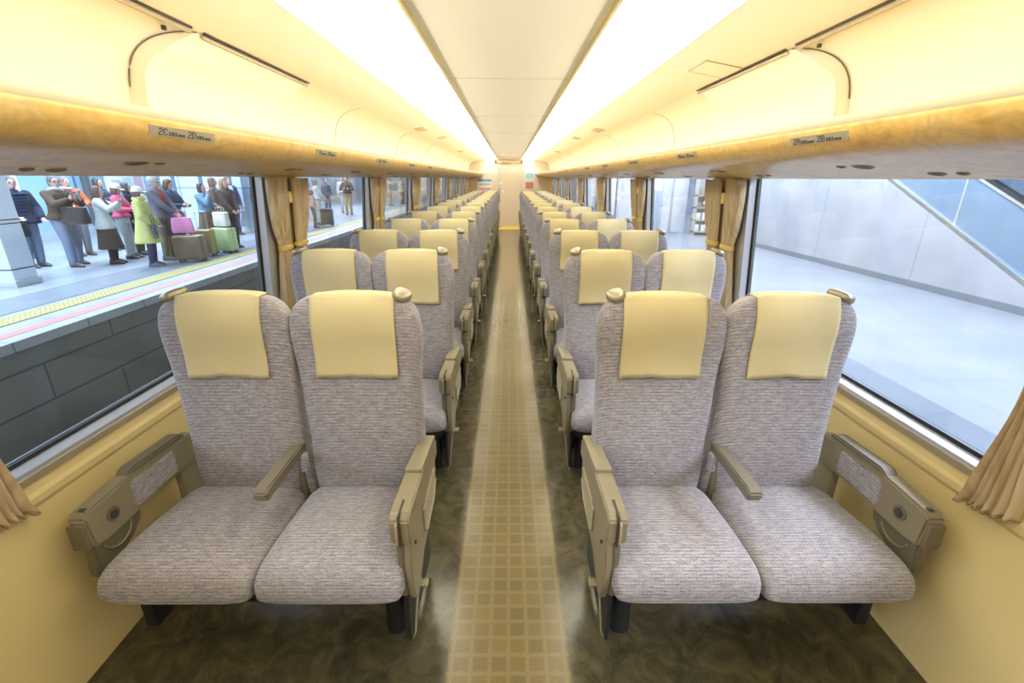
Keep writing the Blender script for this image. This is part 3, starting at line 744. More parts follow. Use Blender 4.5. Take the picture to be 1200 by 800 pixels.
for s, side in ((-1, 'left'), (1, 'right')):
    protos = {d_: make_curtain(s, d_) for d_ in (-1, 1)}
    used = set()
    for k in range(-1, NW):
        yc = OFF[s]+k*2*PITCH+.26
        for d_ in (-1, 1):
            if k == -1 and d_ < 0: continue
            if k == -1: o = make_curtain(s, d_, True)
            elif d_ in used: o = copy_tree(protos[d_])
            else: o = protos[d_]; used.add(d_)
            o.location = (0, yc+(.035 if k == -1 else 0), 0)
            if k == -1: lab = f'pleated beige curtain with flared hem at the near {side} edge of the picture'
            else: lab = f'tied beige curtain, {"near" if d_ < 0 else "far"} half, on the {ORD[k]} {side} window pillar beyond the front seats' if k else f'tied beige curtain, {"near" if d_ < 0 else "far"} half, on the pillar behind the front {side} seats'
            tag(o, lab, 'curtain', f'tied curtains along the {side} windows')
        if k >= 0:
            bm = NB(); box(bm, s*1.288-.012, s*1.288+.012, -.024, .022, -.032, .032, .004)
            h = link('curtain_hook', bm, M['curtain_tie']); h.location = (0, yc, 1.40)
            tag(h, f'small yellow curtain catch on the {ORD[k]} {side} window pillar from the camera', 'curtain hook', f'curtain catches on the {side} pillars')

# ------------------------------------------------------------------ station outside, left
PZ = -.10
M['ptile'] = tile_material('platform_tiles', (0.308, 0.350, 0.385), (0.336, 0.378, 0.413), (0.217, 0.259, 0.294), .9, .6, .008, .3)
M['gtile'] = tile_material('grey_blue_tiles', (0.189, 0.231, 0.266), (0.210, 0.252, 0.287), (0.147, 0.182, 0.217), .3, .3, .008, .4)
M['ctile'] = tile_material('coping_tiles', (0.364, 0.399, 0.427), (0.385, 0.420, 0.448), (0.210, 0.245, 0.273), .5, .9, .012, .4)
M['conc'] = tile_material('platform_wall_concrete', (0.168, 0.182, 0.161), (0.189, 0.199, 0.175), (0.091, 0.098, 0.091), 1.9, .42, .014, .85, 'YZ', .5)
M['red'] = mat('red_line', (.50, .22, .19), .5)
M['tact'] = mat('yellow_tactile', (.46, .42, .18), .6)
M['ballast'] = mat('ballast', (.10, .10, .085), .95, noise=(25, .5), bump=(40, 1))
M['steel'] = mat('rail_steel', (.30, .28, .26), .35, metal=.8)
EX = 5.07
def slab_l(name, x0, x1, z0, z1, m, label=None):
    bm = NB(); box(bm, -x1, -x0, -4, 70, z0, z1); o = link(name, bm, m, smooth=False)
    return struct(o)
slab_l('ground_platform_left', EX+.04, 20, -1.25, PZ, M['ptile'])
slab_l('ground_platform_face', EX+.02, EX+.05, -1.25, PZ-.10, M['conc'])
slab_l('ground_platform_coping', EX, EX+.62, PZ-.10, PZ+.004, M['ctile'])
slab_l('ground_red_line', EX+.20, EX+.36, PZ+.004, PZ+.007, M['red'])
slab_l('ground_grey_paving', EX+1.12, EX+1.90, PZ+.001, PZ+.005, M['gtile'])
# tactile strip with raised studs
bm = NB(); box(bm, -EX-1.0, -EX-.66, -4, 70, PZ, PZ+.008)
tp = link('tactile_paving', bm, M['tact'], smooth=False)
bm = NB()
yy = 4.0
while yy < 14:
    for q in range(5): box(bm, -EX-.97+q*.066, -EX-.94+q*.066, yy, yy+.03, PZ+.007, PZ+.013)
    yy += .066
link('raised_studs', bm, M['tact'], tp, smooth=False)['kind'] = 'stuff'
tag(tp, 'yellow tactile paving strip along the edge of the left platform', 'tactile paving')
bm = NB(); box(bm, -12, -1.2, -4, 70, -1.5, -1.24); struct(link('ground_trackbed', bm, M['ballast'], smooth=False))
for i, x in enumerate((-3.95, -2.88)):
    bm = NB(); prism_y(bm, [(x-.07, -1.24), (x+.07, -1.24), (x+.06, -1.22), (x+.012, -1.20), (x+.012, -1.13), (x+.034, -1.12), (x+.034, -1.09), (x-.034, -1.09), (x-.034, -1.12), (x-.012, -1.13), (x-.012, -1.20), (x-.06, -1.22)], -4, 60)
    tag(link('railway_rail', bm, M['steel'], smooth=False), ['steel rail of the empty track, nearer the left platform', 'steel rail of the empty track, nearer the train'][i], 'rail')

# station pillar
pr = empty('station_pillar', (-7.80, 7.22, PZ)); tag(pr, 'pale square station pillar with dark bands at the left window edge', 'pillar')
bm = NB(); box(bm, -.28, .28, -.19, .19, 0, 3.6, .02); link('shaft', bm, mat('pillar_pale', (.60, .68, .76), .4), pr)
for z in (.26, .93, .985):
    bm = NB(); box(bm, -.286, .286, -.196, .196, z, z+.014); link('dark_band', bm, M['ink'], pr, smooth=False)
bm = NB(); box(bm, -.30, .30, -.21, .21, 0, .10, .004); link('plinth', bm, mat('pillar_plinth', (.45, .5, .55), .5), pr)

# stair enclosure behind the uniformed man
sb = empty('stair_enclosure', (-9.1, 17.0, PZ)); tag(sb, 'pale blue panelled stair enclosure at the back of the left platform', 'stair enclosure')
pan = tile_material('enclosure_panels', (.50, .63, .76), (.56, .69, .82), (.22, .30, .42), .62, 1.3, .02, .3, 'XZ')
bm = NB(); box(bm, -1.15, 1.2, -2.5, 2.5, 0, 3.4, .01); link('body', bm, pan, sb, smooth=False)
bm = NB(); box(bm, -1.18, 1.23, -2.54, 2.54, 0, .09, .005); link('base_kerb', bm, mat('kerb_cream', (.66, .68, .58), .5), sb)
for x in (-.75, .05, .9):
    bm = NB(); box(bm, x-.04, x+.04, -2.56, -2.50, 0, 3.3); link('mullion', bm, mat('mullion_navy', (.10, .16, .28), .4), sb, smooth=False)
# rear wall of the platform: teal glass, dark posts and posters
rw = empty('rear_screen', (-12.4, 14, PZ)); tag(rw, 'teal and blue glazed screen wall behind the waiting passengers', 'screen wall')
bm = NB(); box(bm, -.08, .08, -9, 24, 0, 3.6); link('glazing', bm, tile_material('rear_glazing', (.22, .42, .52), (.34, .52, .64), (.12, .18, .26), 2.1, 1.8, .05, .25, 'YZ'), rw, smooth=False)
bm = NB(); box(bm, -.10, .13, -9, 24, 0, .22); link('base_rail', bm, mat('rail_blue_grey', (.36, .44, .54), .5), rw, smooth=False)
for k, y in enumerate((-6.5, -4.2, -1.9, .2, 3.6, 7.5, 12)):
    bm = NB(); box(bm, .06, .22, y, y+.16, 0, 3.6, .01); link('post', bm, M['steel'] if k % 2 else M['white'], rw)
for k, (a, b) in enumerate(((1.0, 3.2), (4.0, 6.8))):
    po = empty('wall_poster', (-12.27, 14+a, PZ+.75)); tag(po, ['white poster board on the screen wall, above the blazer man shoulder', 'white poster board on the screen wall, behind the brown haired pair'][k], 'poster')
    bm = NB(); box(bm, -.03, .03, 0, b-a, 0, 1.2, .01); link('board', bm, M['white'], po)
    for q in range(4):
        bm = NB(); y0 = .2+q*(b-a-.4)/4; box(bm, .028, .036, y0, y0+(b-a-.4)/5, .25+.1*(q % 2), .75+.08*q); link('printed_patch', bm, mat('patch', [(.45, .60, .75), (.55, .72, .70), (.70, .50, .52), (.40, .55, .72)][q], .5), po, smooth=False)
bm = NB(); box(bm, -20, -3, 62, 62.3, -.1, 5); struct(link('wall_far_left', bm, M['bluewhite'], smooth=False))

# ------------------------------------------------------------------ station outside, right
M['dullwhite'] = mat('dull_white_panel', (.46, .50, .55), .4)
def cx_(y): return 6.19+(12-y)*.043
M['rtile'] = tile_material('right_floor_tiles', (0.209, 0.223, 0.238), (0.220, 0.235, 0.249), (0.162, 0.180, 0.197), 1.2, .9, .006, .3, 'YX')
bm = NB(); box(bm, 1.62, 12, -4, 70, -.4, PZ); struct(link('ground_platform_right', bm, M['rtile'], smooth=False))
bm = NB(); box(bm, 2.35, 3.25, -4, 70, PZ, PZ+.004); struct(link('ground_grey_band', bm, tile_material('band_tiles', (.135, .155, .18), (.15, .17, .195), (.11, .125, .15), .6, .6, .006, .35), smooth=False))
# cladding under the escalator: top edge follows the incline
SL = .498
def ez(y): return 1.473+(y-8.07)*SL
clad = tile_material('cladding', (0.290, 0.302, 0.319), (0.302, 0.313, 0.331), (0.220, 0.244, 0.273), 2.3, 4.0, .012, .25, 'YZ')
es = empty('escalator', (6.3, 5, PZ)); ex, ey, ezz = es.location
def EP(x, y, z): return (x-ex, y-ey, z-ezz)
def quadbox(bm, xs, ys, zb, zt):
    # follows the slightly angled line of the cladding
    """slanted beam: x from xs, along ys, bottom/top heights are functions of y"""
    (xa, xb), (ya, yb) = xs, ys
    v = [bm.verts.new(EP(x-6.30+cx_(y), y, (zb if q == 0 else zt)(y))) for y in (ya, yb) for q in (0, 1) for x in (xa, xb)]
    for q in ((0, 1, 3, 2), (4, 5, 7, 6), (0, 1, 5, 4), (2, 3, 7, 6), (0, 2, 6, 4), (1, 3, 7, 5)): bm.faces.new([v[i] for i in q])
bm = NB()
ys = [4.9, 5.2, 13.8]
v = [bm.verts.new(EP(cx_(4.9), 4.9, PZ)), bm.verts.new(EP(cx_(13.8), 13.8, PZ)), bm.verts.new(EP(cx_(13.8), 13.8, ez(13.8)-.04)), bm.verts.new(EP(cx_(4.9), 4.9, max(PZ+.02, ez(4.9)-.04)))]
v2 = [bm.verts.new(tuple(Vector(a.co)+Vector((.06, 0, 0)))) for a in v]
bm.faces.new(v); bm.faces.new(v2)
for i in range(4): bm.faces.new([v[i], v[(i+1) % 4], v2[(i+1) % 4], v2[i]])
link('side_cladding', bm, clad, es, smooth=False)
bm = NB()
v = [bm.verts.new(EP(cx_(y)-o, y, z)) for o in (.02, -.01) for y, z in ((3.5, PZ), (13.8, PZ), (13.8, PZ+.10), (3.5, PZ+.10))]
bm.faces.new(v[:4]); bm.faces.new(v[4:])
for i in range(4): bm.faces.new([v[i], v[(i+1) % 4], v[4+(i+1) % 4], v[4+i]])
link('skirting', bm, mat('skirting_grey', (.17, .19, .21), .4, metal=.3), es, smooth=False)
silver = mat('escalator_steel', (.62, .68, .74), .25, metal=.85)
glassE = mat('balustrade_glass', (.18, .25, .33), .12, spec=.6); glassE.node_tree.nodes['Principled BSDF'].inputs['Alpha'].default_value = .72
for x, nm in ((6.33, 'near'), (7.35, 'far')):
    bm = NB(); quadbox(bm, (x-.03, x+.03), (4.9, 13.8), lambda y: ez(y)-.05, lambda y: ez(y)+.03); link('skirt_rail', bm, silver, es, smooth=False)
    bm = NB(); quadbox(bm, (x-.008, x+.008), (4.9, 13.8), lambda y: ez(y)+.02, lambda y: ez(y)+.74); link('balustrade_glass', bm, glassE, es, smooth=False)
    bm = NB(); quadbox(bm, (x-.03, x+.03), (4.9, 13.8), lambda y: ez(y)+.72, lambda y: ez(y)+.765); link('balustrade_rail', bm, silver, es, smooth=False)
    bm = NB(); quadbox(bm, (x-.04, x+.04), (4.9, 13.8), lambda y: ez(y)+.765, lambda y: ez(y)+.815); link('handrail', bm, M['rubber'], es, smooth=False)
    for y in (5.6, 6.85, 8.1, 9.35):
        bm = NB(); quadbox(bm, (x-.012, x+.012), (y, y+.03), lambda y: ez(y)+.03, lambda y: ez(y)+.73); link('glass_joint', bm, silver, es, smooth=False)
bm = NB()
for q in range(40):
    y = 4.9+q*.22; z = ez(y)-.12; box(bm, 6.42-6.30+cx_(y)-ex, 7.27-6.30+cx_(y)-ex, y-ey, y+.23-ey, z-ezz-.12, z-ezz)
st = link('steps', bm, M['steel'], es, smooth=False); st['kind'] = 'stuff'
tag(es, 'escalator with blue glass sides and white cladding seen through the right window', 'escalator')
bm = NB(); box(bm, 8.3, 8.5, -2, 40, PZ, 5); struct(link('wall_station_right', bm, tile_material('blue_wall', (0.209, 0.261, 0.331), (0.226, 0.278, 0.348), (0.174, 0.226, 0.290), 3, 2.4, .03, .4, 'YZ'), smooth=False))
# perpendicular service wall with door, then kiosk beside it
sw = empty('service_wall', (4.55, 15.3, PZ)); tag(sw, 'white service wall with a pale blue door beyond the second right window', 'service wall')
bm = NB(); box(bm, -1.15, .98, 0, .3, 0, 3.4); link('wall_panel', bm, M['dullwhite'], sw, smooth=False)
bm = NB(); box(bm, -.55, .28, -.04, 0, .02, 2.1, .005); dd = link('service_door', bm, mat('service_door_blue', (.34, .41, .49), .4), sw)
bm = NB(); cyl(bm, (-.46, -.07, 1.0), .025, .08, 'Y', 12); link('door_knob', bm, silver, dd)
bm = NB(); box(bm, .55, .98, -.25, 0, 0, 3.4, .01); link('column', bm, M['dullwhite'], sw)
bm = NB(); box(bm, -.5, .22, -.05, -.035, 1.25, 1.6); link('notice', bm, mat('notice_cream', (.7, .72, .66), .5), dd, smooth=False)
ki = empty('kiosk_rack', (5.85, 14.3, PZ)); tag(ki, 'grey metal display rack beside the white column beyond the right curtains', 'display rack')
bm = NB(); box(bm, -.30, .30, .28, .32, 0, 1.6)
for z in (.08, .42, .78, 1.12): box(bm, -.30, .30, -.02, .30, z, z+.03)
for x in (-.30, .28): box(bm, x, x+.02, -.02, .32, 0, 1.6)
link('frame', bm, mat('rack_grey', (.34, .34, .33), .5), ki, smooth=False)
for x in (-.2, 0, .2):
    for z in (.11, .45): 
        bm = NB(); box(bm, x-.07, x+.07, .03, .2, z, z+.2, .01); link('stacked_bundle', bm, mat('bundle', (.6, .6, .56), .6), ki)
for z, c in ((.85, (.62, .66, .70)), (1.2, (.26, .34, .26)), (1.42, (.5, .42, .34))):
    bm = NB(); ellipsoid(bm, (.05, .1, z+.08), (.13, .08, .10)); link('round_ornament', bm, mat('ornament', c, .6), ki)
bm = NB(); box(bm, 1.7, 12, 62, 62.3, -.1, 5); struct(link('wall_far_right', bm, M['bluewhite'], smooth=False))
for k, y in enumerate((21, 27.5, 36)):
    c = empty('round_column', (4.6, y, PZ)); tag(c, ['nearest', 'middle', 'farthest'][k]+' of the round pale columns on the right platform', 'column', 'round columns on the right platform')
    bm = NB(); cyl(bm, (0, 0, 1.8), .32, 3.6, 'Z', 28); link('shaft', bm, M['white'], c)
    bm = NB(); cyl(bm, (0, 0, .06), .35, .12, 'Z', 28); link('base_collar', bm, M['steel'], c)

# ------------------------------------------------------------------ people
SKIN = mat('skin', (.45, .30, .23), .55)
def cloth(name, col, **k):
    col = tuple(c*.75 for c in col); return mat('cloth_'+name, col, .85, spec=.2, noise=(14, .14), **k)
def cap_(bm, a, b, ra, rb, n=12, flat=1.0):
    """tapered capsule"""
    a, b = Vector(a), Vector(b); d = (b-a); L_ = d.length; d.normalize()
    q = d.to_track_quat('Z', 'Y').to_matrix(); rs = []
    for i in range(5):
        t = math.pi/2*(1-i/4.0); rs.append((-math.sin(t)*ra, max(.0005, math.cos(t)*ra)))
    for i in range(5):
        t = math.pi/2*i/4.0; rs.append((L_+math.sin(t)*rb, max(.0005, math.cos(t)*rb)))
    rings(bm, [[a+q @ Vector((r*math.cos(2*math.pi*k/n), r*math.sin(2*math.pi*k/n), z)) for k in range(n)] for z, r in rs])
def loftz(bm, secs, n=24, e=2.4):
    """secs: (z, half x, half y, y centre, x centre)"""
    rings(bm, [[(s_[4]+a*s_[1], s_[3]+b*s_[2], s_[0]) for a, b in selli(n, e)] for s_ in secs])
def voxel(o, size, sm=3):
    md = o.modifiers.new('merge', 'REMESH'); md.mode = 'VOXEL'; md.voxel_size = size; md.use_smooth_shade = True
    m2 = o.modifiers.new('smooth', 'SMOOTH'); m2.iterations = sm; m2.factor = .5
def ik(a, b, l1, l2, hint):
    """elbow position for a two-bone limb"""
    a, b = Vector(a), Vector(b); d = b-a; L_ = min(d.length, (l1+l2)*.995); dn = d.normalized(); b2 = a+dn*L_
    x = (l1*l1-l2*l2+L_*L_)/(2*L_); h = math.sqrt(max(0, l1*l1-x*x)); hv = Vector(hint); hv = (hv-dn*hv.dot(dn)).normalized()
    return a+dn*x+hv*h, b2

def person(name_label, x, y, face, hgt=1.6, top=(.1, .1, .12), legs=(.1, .12, .2), shoe=(.05, .05, .06), hair=(.05, .035, .03), hairlen=0, hat=None,
           coat=.0, skirt=None, lh=(-.24, .06, .82), rh=(.24, .06, .82), head_turn=0, head_tilt=0, mask=False, build=1.0, scarf=None, stance=.10, step=.0, inner=None, glasses=False, puffer=False, zbase=PZ, extra=None, hood=None):
    """figure in local coordinates facing +y, scaled to its height; hands given at lh / rh"""
    k = hgt/1.65
    root = empty('person', (x, y, zbase), R(face)); root.scale = (k, k, k)
    tag(root, name_label, 'person', 'passengers waiting on the left platform' if x < 0 else None)
    b_ = build
    hc = Vector((0, .015, 1.535))
    hr = Matrix.Rotation(R(head_turn), 3, 'Z') @ Matrix.Rotation(R(head_tilt), 3, 'X')
    def HP(p): return hc+hr @ Vector(p)
    sh = {-1: Vector((-.165*b_, 0, 1.335)), 1: Vector((.165*b_, 0, 1.335))}
    hands = {-1: Vector(lh), 1: Vector(rh)}
    arm = {}
    for sd in (-1, 1):
        el, wr = ik(sh[sd], hands[sd], .265, .235, (sd*.6, -.45, -.5)); arm[sd] = (el, wr)
    # body, one continuous surface
    bm = NB()
    ellipsoid(bm, HP((0, 0, .0)), (.072, .090, .108), hr); ellipsoid(bm, HP((0, .028, -.055)), (.052, .058, .052), hr)
    ellipsoid(bm, HP((0, .092, -.012)), (.012, .018, .022), hr, 8, 6)
    for sd in (-1, 1): ellipsoid(bm, HP((sd*.074, -.005, -.01)), (.010, .018, .028), hr, 8, 6)
    ellipsoid(bm, HP((0, .084, -.048)), (.022, .010, .009), hr, 8, 6)
    cap_(bm, (0, -.005, 1.36), HP((0, -.012, -.06)), .056, .050)
    loftz(bm, [(.84, .13*b_, .09, 0, 0), (.95, .155*b_, .105, 0, 0), (1.08, .125*b_, .09, 0, 0), (1.24, .145*b_, .10, 0, 0), (1.34, .145*b_, .085, 0, 0), (1.39, .07, .06, 0, 0)])
    for sd in (-1, 1):
        el, wr = arm[sd]
        cap_(bm, sh[sd], el, .050, .040); cap_(bm, el, wr, .040, .027)
        d = (wr-el).normalized(); palm = wr+d*.075
        fw = (d+Vector((-sd*.10, .25, -.15))).normalized(); ax = d.cross(Vector((0, 1, 0.3))).normalized(); nrm = ax.cross(d).normalized()
        cap_(bm, wr, wr+d*.05, .026, .030); cap_(bm, wr+d*.035+ax*.014, palm+ax*.016, .022, .018); cap_(bm, wr+d*.035-ax*.014, palm-ax*.016, .022, .018)
        for f_, (o_, l_) in enumerate(((-.027, .058), (-.009, .068), (.009, .064), (.027, .050))):
            base = palm+ax*o_; mid_ = base+d*l_*.5+nrm*.008; tip = mid_+(d*.7+nrm*.7).normalized()*l_*.5
            cap_(bm, base, mid_, .0095, .009, 8); cap_(bm, mid_, tip, .009, .008, 8)
        t0 = wr+d*.03-ax*.022; t1 = t0+(d*.5-ax*.8).normalized()*.035; cap_(bm, t0, t1, .012, .0105, 8); cap_(bm, t1, t1+(d*.9+nrm*.3).normalized()*.03, .0105, .009, 8)
    hip = {}; ank = {}
    for sd in (-1, 1):
        hp = Vector((sd*.085*b_, 0, .86)); an = Vector((sd*stance, sd*step, .075)); kn = (hp+an)/2+Vector((0, .03, .015)); hip[sd] = (hp, kn); ank[sd] = an
        cap_(bm, hp, kn, .078*b_, .052); cap_(bm, kn, an, .052, .034); cap_(bm, an, an+Vector((0, .10, -.035)), .030, .020)
    body = link('body', bm, SKIN, root); voxel(body, .0095, 2)
    # eyes, brows
    for sd in (-1, 1):
        bm = NB(); ellipsoid(bm, HP((sd*.029, .080, .010)), (.011, .007, .006), hr, 10, 6); link('eye', bm, M['ink'], root)
        bm = NB(); ellipsoid(bm, HP((sd*.030, .083, .030)), (.016, .005, .004), hr, 8, 6); link('eyebrow', bm, mat('brow', hair, .8), root)
    if mask:
        bm = NB(); ellipsoid(bm, HP((0, .055, -.048)), (.058, .052, .048), hr); link('face_mask', bm, M['white'], root)
    else:
        bm = NB(); ellipsoid(bm, HP((0, .092, -.048)), (.020, .005, .006), hr, 8, 6); link('lips', bm, mat('lips', (.5, .22, .2), .5), root)
    # hair
    bm = NB(); ellipsoid(bm, HP((0, -.018, .022)), (.084, .094, .104), hr, 20, 14)
    if hairlen:
        ellipsoid(bm, HP((0, -.035, -.04)), (.088, .072, .10+hairlen*.5), hr)
        for sd in (-1, 1): ellipsoid(bm, HP((sd*.070, .005, -.035)), (.020, .045, .075+hairlen*.3), hr)
    else:
        ellipsoid(bm, HP((0, -.04, -.02)), (.076, .065, .075), hr)
    hmesh = link('hair', bm, mat('hair', hair, .6, noise=(40, .3)), root); voxel(hmesh, .009, 3)
    if hat:
        bm = NB(); rs = []
        for z_, q in ((.02, 1.0), (.05, 1.0), (.085, .9), (.115, .66), (.132, .3), (.136, .05)):
            rs.append([HP((.094*q*math.cos(t), -.010+.106*q*math.sin(t), z_+.005)) for t in [2*math.pi*i/20 for i in range(20)]])
        rings(bm, rs)
        br = [HP((.075*math.cos(t), .07+(.095*math.sin(t) if math.sin(t) > 0 else .0), .028-.014*max(0, math.sin(t)))) for t in [math.pi*i/12 for i in range(13)]]
        hi = [bm.verts.new(p+hr @ Vector((0, 0, .005))) for p in br]; lo = [bm.verts.new(p) for p in br]
        bm.faces.new(hi); bm.faces.new(lo[::-1])
        for i in range(13): bm.faces.new([lo[i], lo[(i+1) % 13], hi[(i+1) % 13], hi[i]])
        link('cap', bm, cloth('cap', hat), root)
    if glasses:
        bm = NB()
        for sd in (-1, 1):
            c = HP((sd*.031, .095, .008)); tube(bm, [c+hr @ Vector((.021*math.cos(t), 0, .016*math.sin(t))) for t in [i*math.pi/8 for i in range(17)]], .0025, 6)
            tube(bm, [HP((sd*.052, .092, .010)), HP((sd*.078, .0, .008))], .002, 6)
        tube(bm, [HP((-.01, .096, .010)), HP((.01, .096, .010))], .002, 6); link('spectacles', bm, M['ink'], root)
    # trousers or skirt
    lm = cloth('legs', legs)
    bm = NB()
    loftz(bm, [(.80, .145*b_, .10, 0, 0), (.90, .168*b_, .118, 0, 0), (1.0, .15*b_, .108, 0, 0), (1.05, .14*b_, .10, 0, 0)])
    for sd in (-1, 1):
        hp, kn = hip[sd]; cap_(bm, hp, kn, .094*b_, .068*b_); cap_(bm, kn, ank[sd]+Vector((0, -.008, .02)), .070*b_, .056*b_)
    tr = link('trousers', bm, lm, root); voxel(tr, .014, 2)
    if skirt:
        bm = NB(); zl = skirt[0]; secs = []
        for i in range(9):
            t = i/8; z_ = 1.04-(1.04-zl)*t; secs.append((z_, .145*b_+(.06+.10*(1.04-zl))*t**.8, .105+(.05+.10*(1.04-zl))*t**.8, 0, 0))
        nn = 40; rs = []
        for i, sc in enumerate(secs):
            rs.append([(sc[1]*math.cos(2*math.pi*j/nn)*(1+.035*i/8*math.sin(j*2*math.pi*10/nn)), sc[2]*math.sin(2*math.pi*j/nn)*(1+.035*i/8*math.sin(j*2*math.pi*10/nn)), sc[0]) for j in range(nn)])
        rings(bm, rs); link('skirt', bm, cloth('skirt', skirt[1]), root)
    for sd in (-1, 1):
        an = ank[sd]; bm = NB(); rs = []
        for yy_, hw_, ht in ((-.080, .026, .07), (-.066, .042, .105), (-.02, .047, .125), (.04, .047, .100), (.11, .049, .070), (.165, .042, .048), (.190, .022, .030)):
            rs.append([(an.x+a*hw_, an.y+yy_, max(.001, ht/2*(1+b))) for a, b in selli(16, 2.8)])
        rings(bm, rs); link('shoe', bm, mat('shoe', shoe, .5), root)
    # upper garment
    hem = .93-coat; tm = cloth('top', top); ex_ = .022 if puffer else .010
    bm = NB()
    fl = .03+coat*.22
    loftz(bm, [(hem, .168*b_+fl+ex_, .122+fl*.8+ex_, 0, 0), (hem+.05, .165*b_+fl+ex_, .122+fl*.75+ex_, 0, 0), (max(hem+.08, 1.0), .155*b_+ex_+.012, .116+ex_, 0, 0), (1.12, .150*b_+ex_, .110+ex_, .004, 0), (1.24, .165*b_+ex_, .116+ex_, .004, 0), (1.33, .172*b_+ex_*.6, .100+ex_, 0, 0), (1.375, .115*b_, .082, 0, 0), (1.41, .075, .072, 0, 0), (1.435, .066, .066, 0, 0)])
    for sd in (-1, 1):
        el, wr = arm[sd]; cap_(bm, sh[sd]+Vector((-sd*.01, 0, -.004)), el, .066+ex_, .054+ex_); cap_(bm, el, wr-(wr-el).normalized()*.02, .054+ex_, .038+ex_*.8)
    if puffer:
        for z_ in [hem+.06+.06*i for i in range(int((1.36-hem)/.06))]:
            w_ = .162*b_+ex_+max(0, 1.02-z_)*.16
            bt = [(w_*math.cos(t), (.116+ex_+max(0, 1.02-z_)*.14)*math.sin(t), z_) for t in [2*math.pi*i/24 for i in range(25)]]; tube(bm, bt, .010, 8)
    jk = link('jacket' if coat < .2 else 'coat', bm, tm, root); voxel(jk, .013, 3)
    if inner:
        bm = NB(); prism = [(-.035, 1.06), (.035, 1.06), (.045, 1.40), (-.045, 1.40)]
        yy_ = .108+ex_
        rings(bm, [[(x_, y_, z_) for x_, y_ in ((-w_, f_-.03), (w_, f_-.03), (w_, f_), (-w_, f_))] for z_, w_, f_ in ((1.04, .02, yy_+.022), (1.12, .035, yy_+.020), (1.25, .045, yy_+.022), (1.34, .05, yy_+.004), (1.41, .045, .085))])
        link('shirt_front', bm, cloth('inner', inner), root)
    if scarf or hood:
        bm = NB(); tube(bm, [(.078*math.cos(t), -.005+.078*math.sin(t), 1.415+.012*math.sin(2*t)) for t in [2*math.pi*i/18 for i in range(19)]], .032 if scarf else .04, 10)
        link('scarf' if scarf else 'hood', bm, cloth('scarf', scarf or hood), root)
    def W(p):   # local -> world
        return Matrix.Translation((x, y, zbase)) @ Matrix.Rotation(R(face), 4, 'Z') @ Matrix.Scale(k, 4) @ Vector(p)
    hnd = {sd: arm[sd][1]+(arm[sd][1]-arm[sd][0]).normalized()*.08 for sd in (-1, 1)}
    return root, W, hnd, k

def bag(kind, loc, w, d, h, col, label, rz=0, handle=.16, cat='bag', soft=True, taper=.85, hcol=None):
    r = empty(kind, loc, R(rz)); tag(r, label, cat)
    m_ = mat('bag_body', col, .6, noise=(12, .08)); bm = NB(); rs = []
    for z_, q in ((0, .86), (.02*h, .97), (.3*h, 1), (.7*h, (1+taper)/2), (.97*h, taper), (h, taper*.8)):
        rs.append([(a*w/2*q, b*d/2*q*(1 if z_ < .6*h else .8), z_) for a, b in selli(24, 5)])
    rings(bm, rs); link('bag_body', bm, m_, r)
    for sd in (-1, 1):
        bm = NB(); tube(bm, [(-w*.24, sd*d*.2, h*.96), (-w*.20, sd*d*.2, h+handle*.7), (0, sd*d*.12, h+handle), (w*.20, sd*d*.2, h+handle*.7), (w*.24, sd*d*.2, h*.96)], .007, 8); link('handle', bm, mat('strap', hcol or tuple(c*.6 for c in col), .6), r)
    return r
def suitcase(loc, w, d, h, col, label, rz=0, pull=.0, trim=None, group=None):
    r = empty('suitcase', loc, R(rz)); tag(r, label, 'suitcase', group)
    m_ = mat('suitcase_shell', col, .35, noise=(6, .06))
    bm = NB(); box(bm, -w/2, w/2, -d/2, d/2, .05, h, min(w, d)*.16, seg=4); link('shell', bm, m_, r)
    bm = NB(); box(bm, -w/2-.002, w/2+.002, -.006, .006, .052, h-.002, .003); link('zip_line', bm, mat('suit_trim', trim or tuple(c*.5 for c in col), .4), r)
    bm = NB()
    for i in range(5): box(bm, -w*.34+i*w*.15, -w*.30+i*w*.15, -d/2-.004, -d/2+.01, .14, h-.10, .002)
    link('shell_rib', bm, m_, r)['kind'] = 'stuff'
    for sx in (-1, 1):
        for sy in (-1, 1):
            bm = NB(); cyl(bm, (sx*w*.38, sy*d*.32, .025), .025, .02, 'X', 14); box(bm, sx*w*.38-.014, sx*w*.38+.014, sy*d*.32-.018, sy*d*.32+.018, .03, .06); link('wheel', bm, M['ink'], r)
    bm = NB(); tube(bm, [(-.07, 0, h-.005), (-.06, 0, h+.03), (.06, 0, h+.03), (.07, 0, h-.005)], .009, 8); link('carry_handle', bm, M['ink'], r)
    if pull:
        bm = NB(); tube(bm, [(-.10, d*.28, h-.01), (-.10, d*.28, h+pull), (.10, d*.28, h+pull), (.10, d*.28, h-.01)], .009, 8); link('telescopic_handle', bm, mat('pull_bar', (.45, .42, .36), .4, metal=.5), r)
    return r
def phone(loc, rz, tilt, label, col=(.05, .05, .06)):
    bm = NB(); box(bm, -.036, .036, -.005, .005, -.072, .072, .004); o = link('smartphone', bm, mat('phone_shell', col, .3)); o.location = loc; o.rotation_euler = (R(tilt), 0, R(rz))
    bm = NB(); box(bm, -.031, .031, .0045, .006, -.064, .064); link('phone_screen', bm, mat('phone_glass', (.25, .32, .4), .15), o, smooth=False); tag(o, label, 'phone'); return o

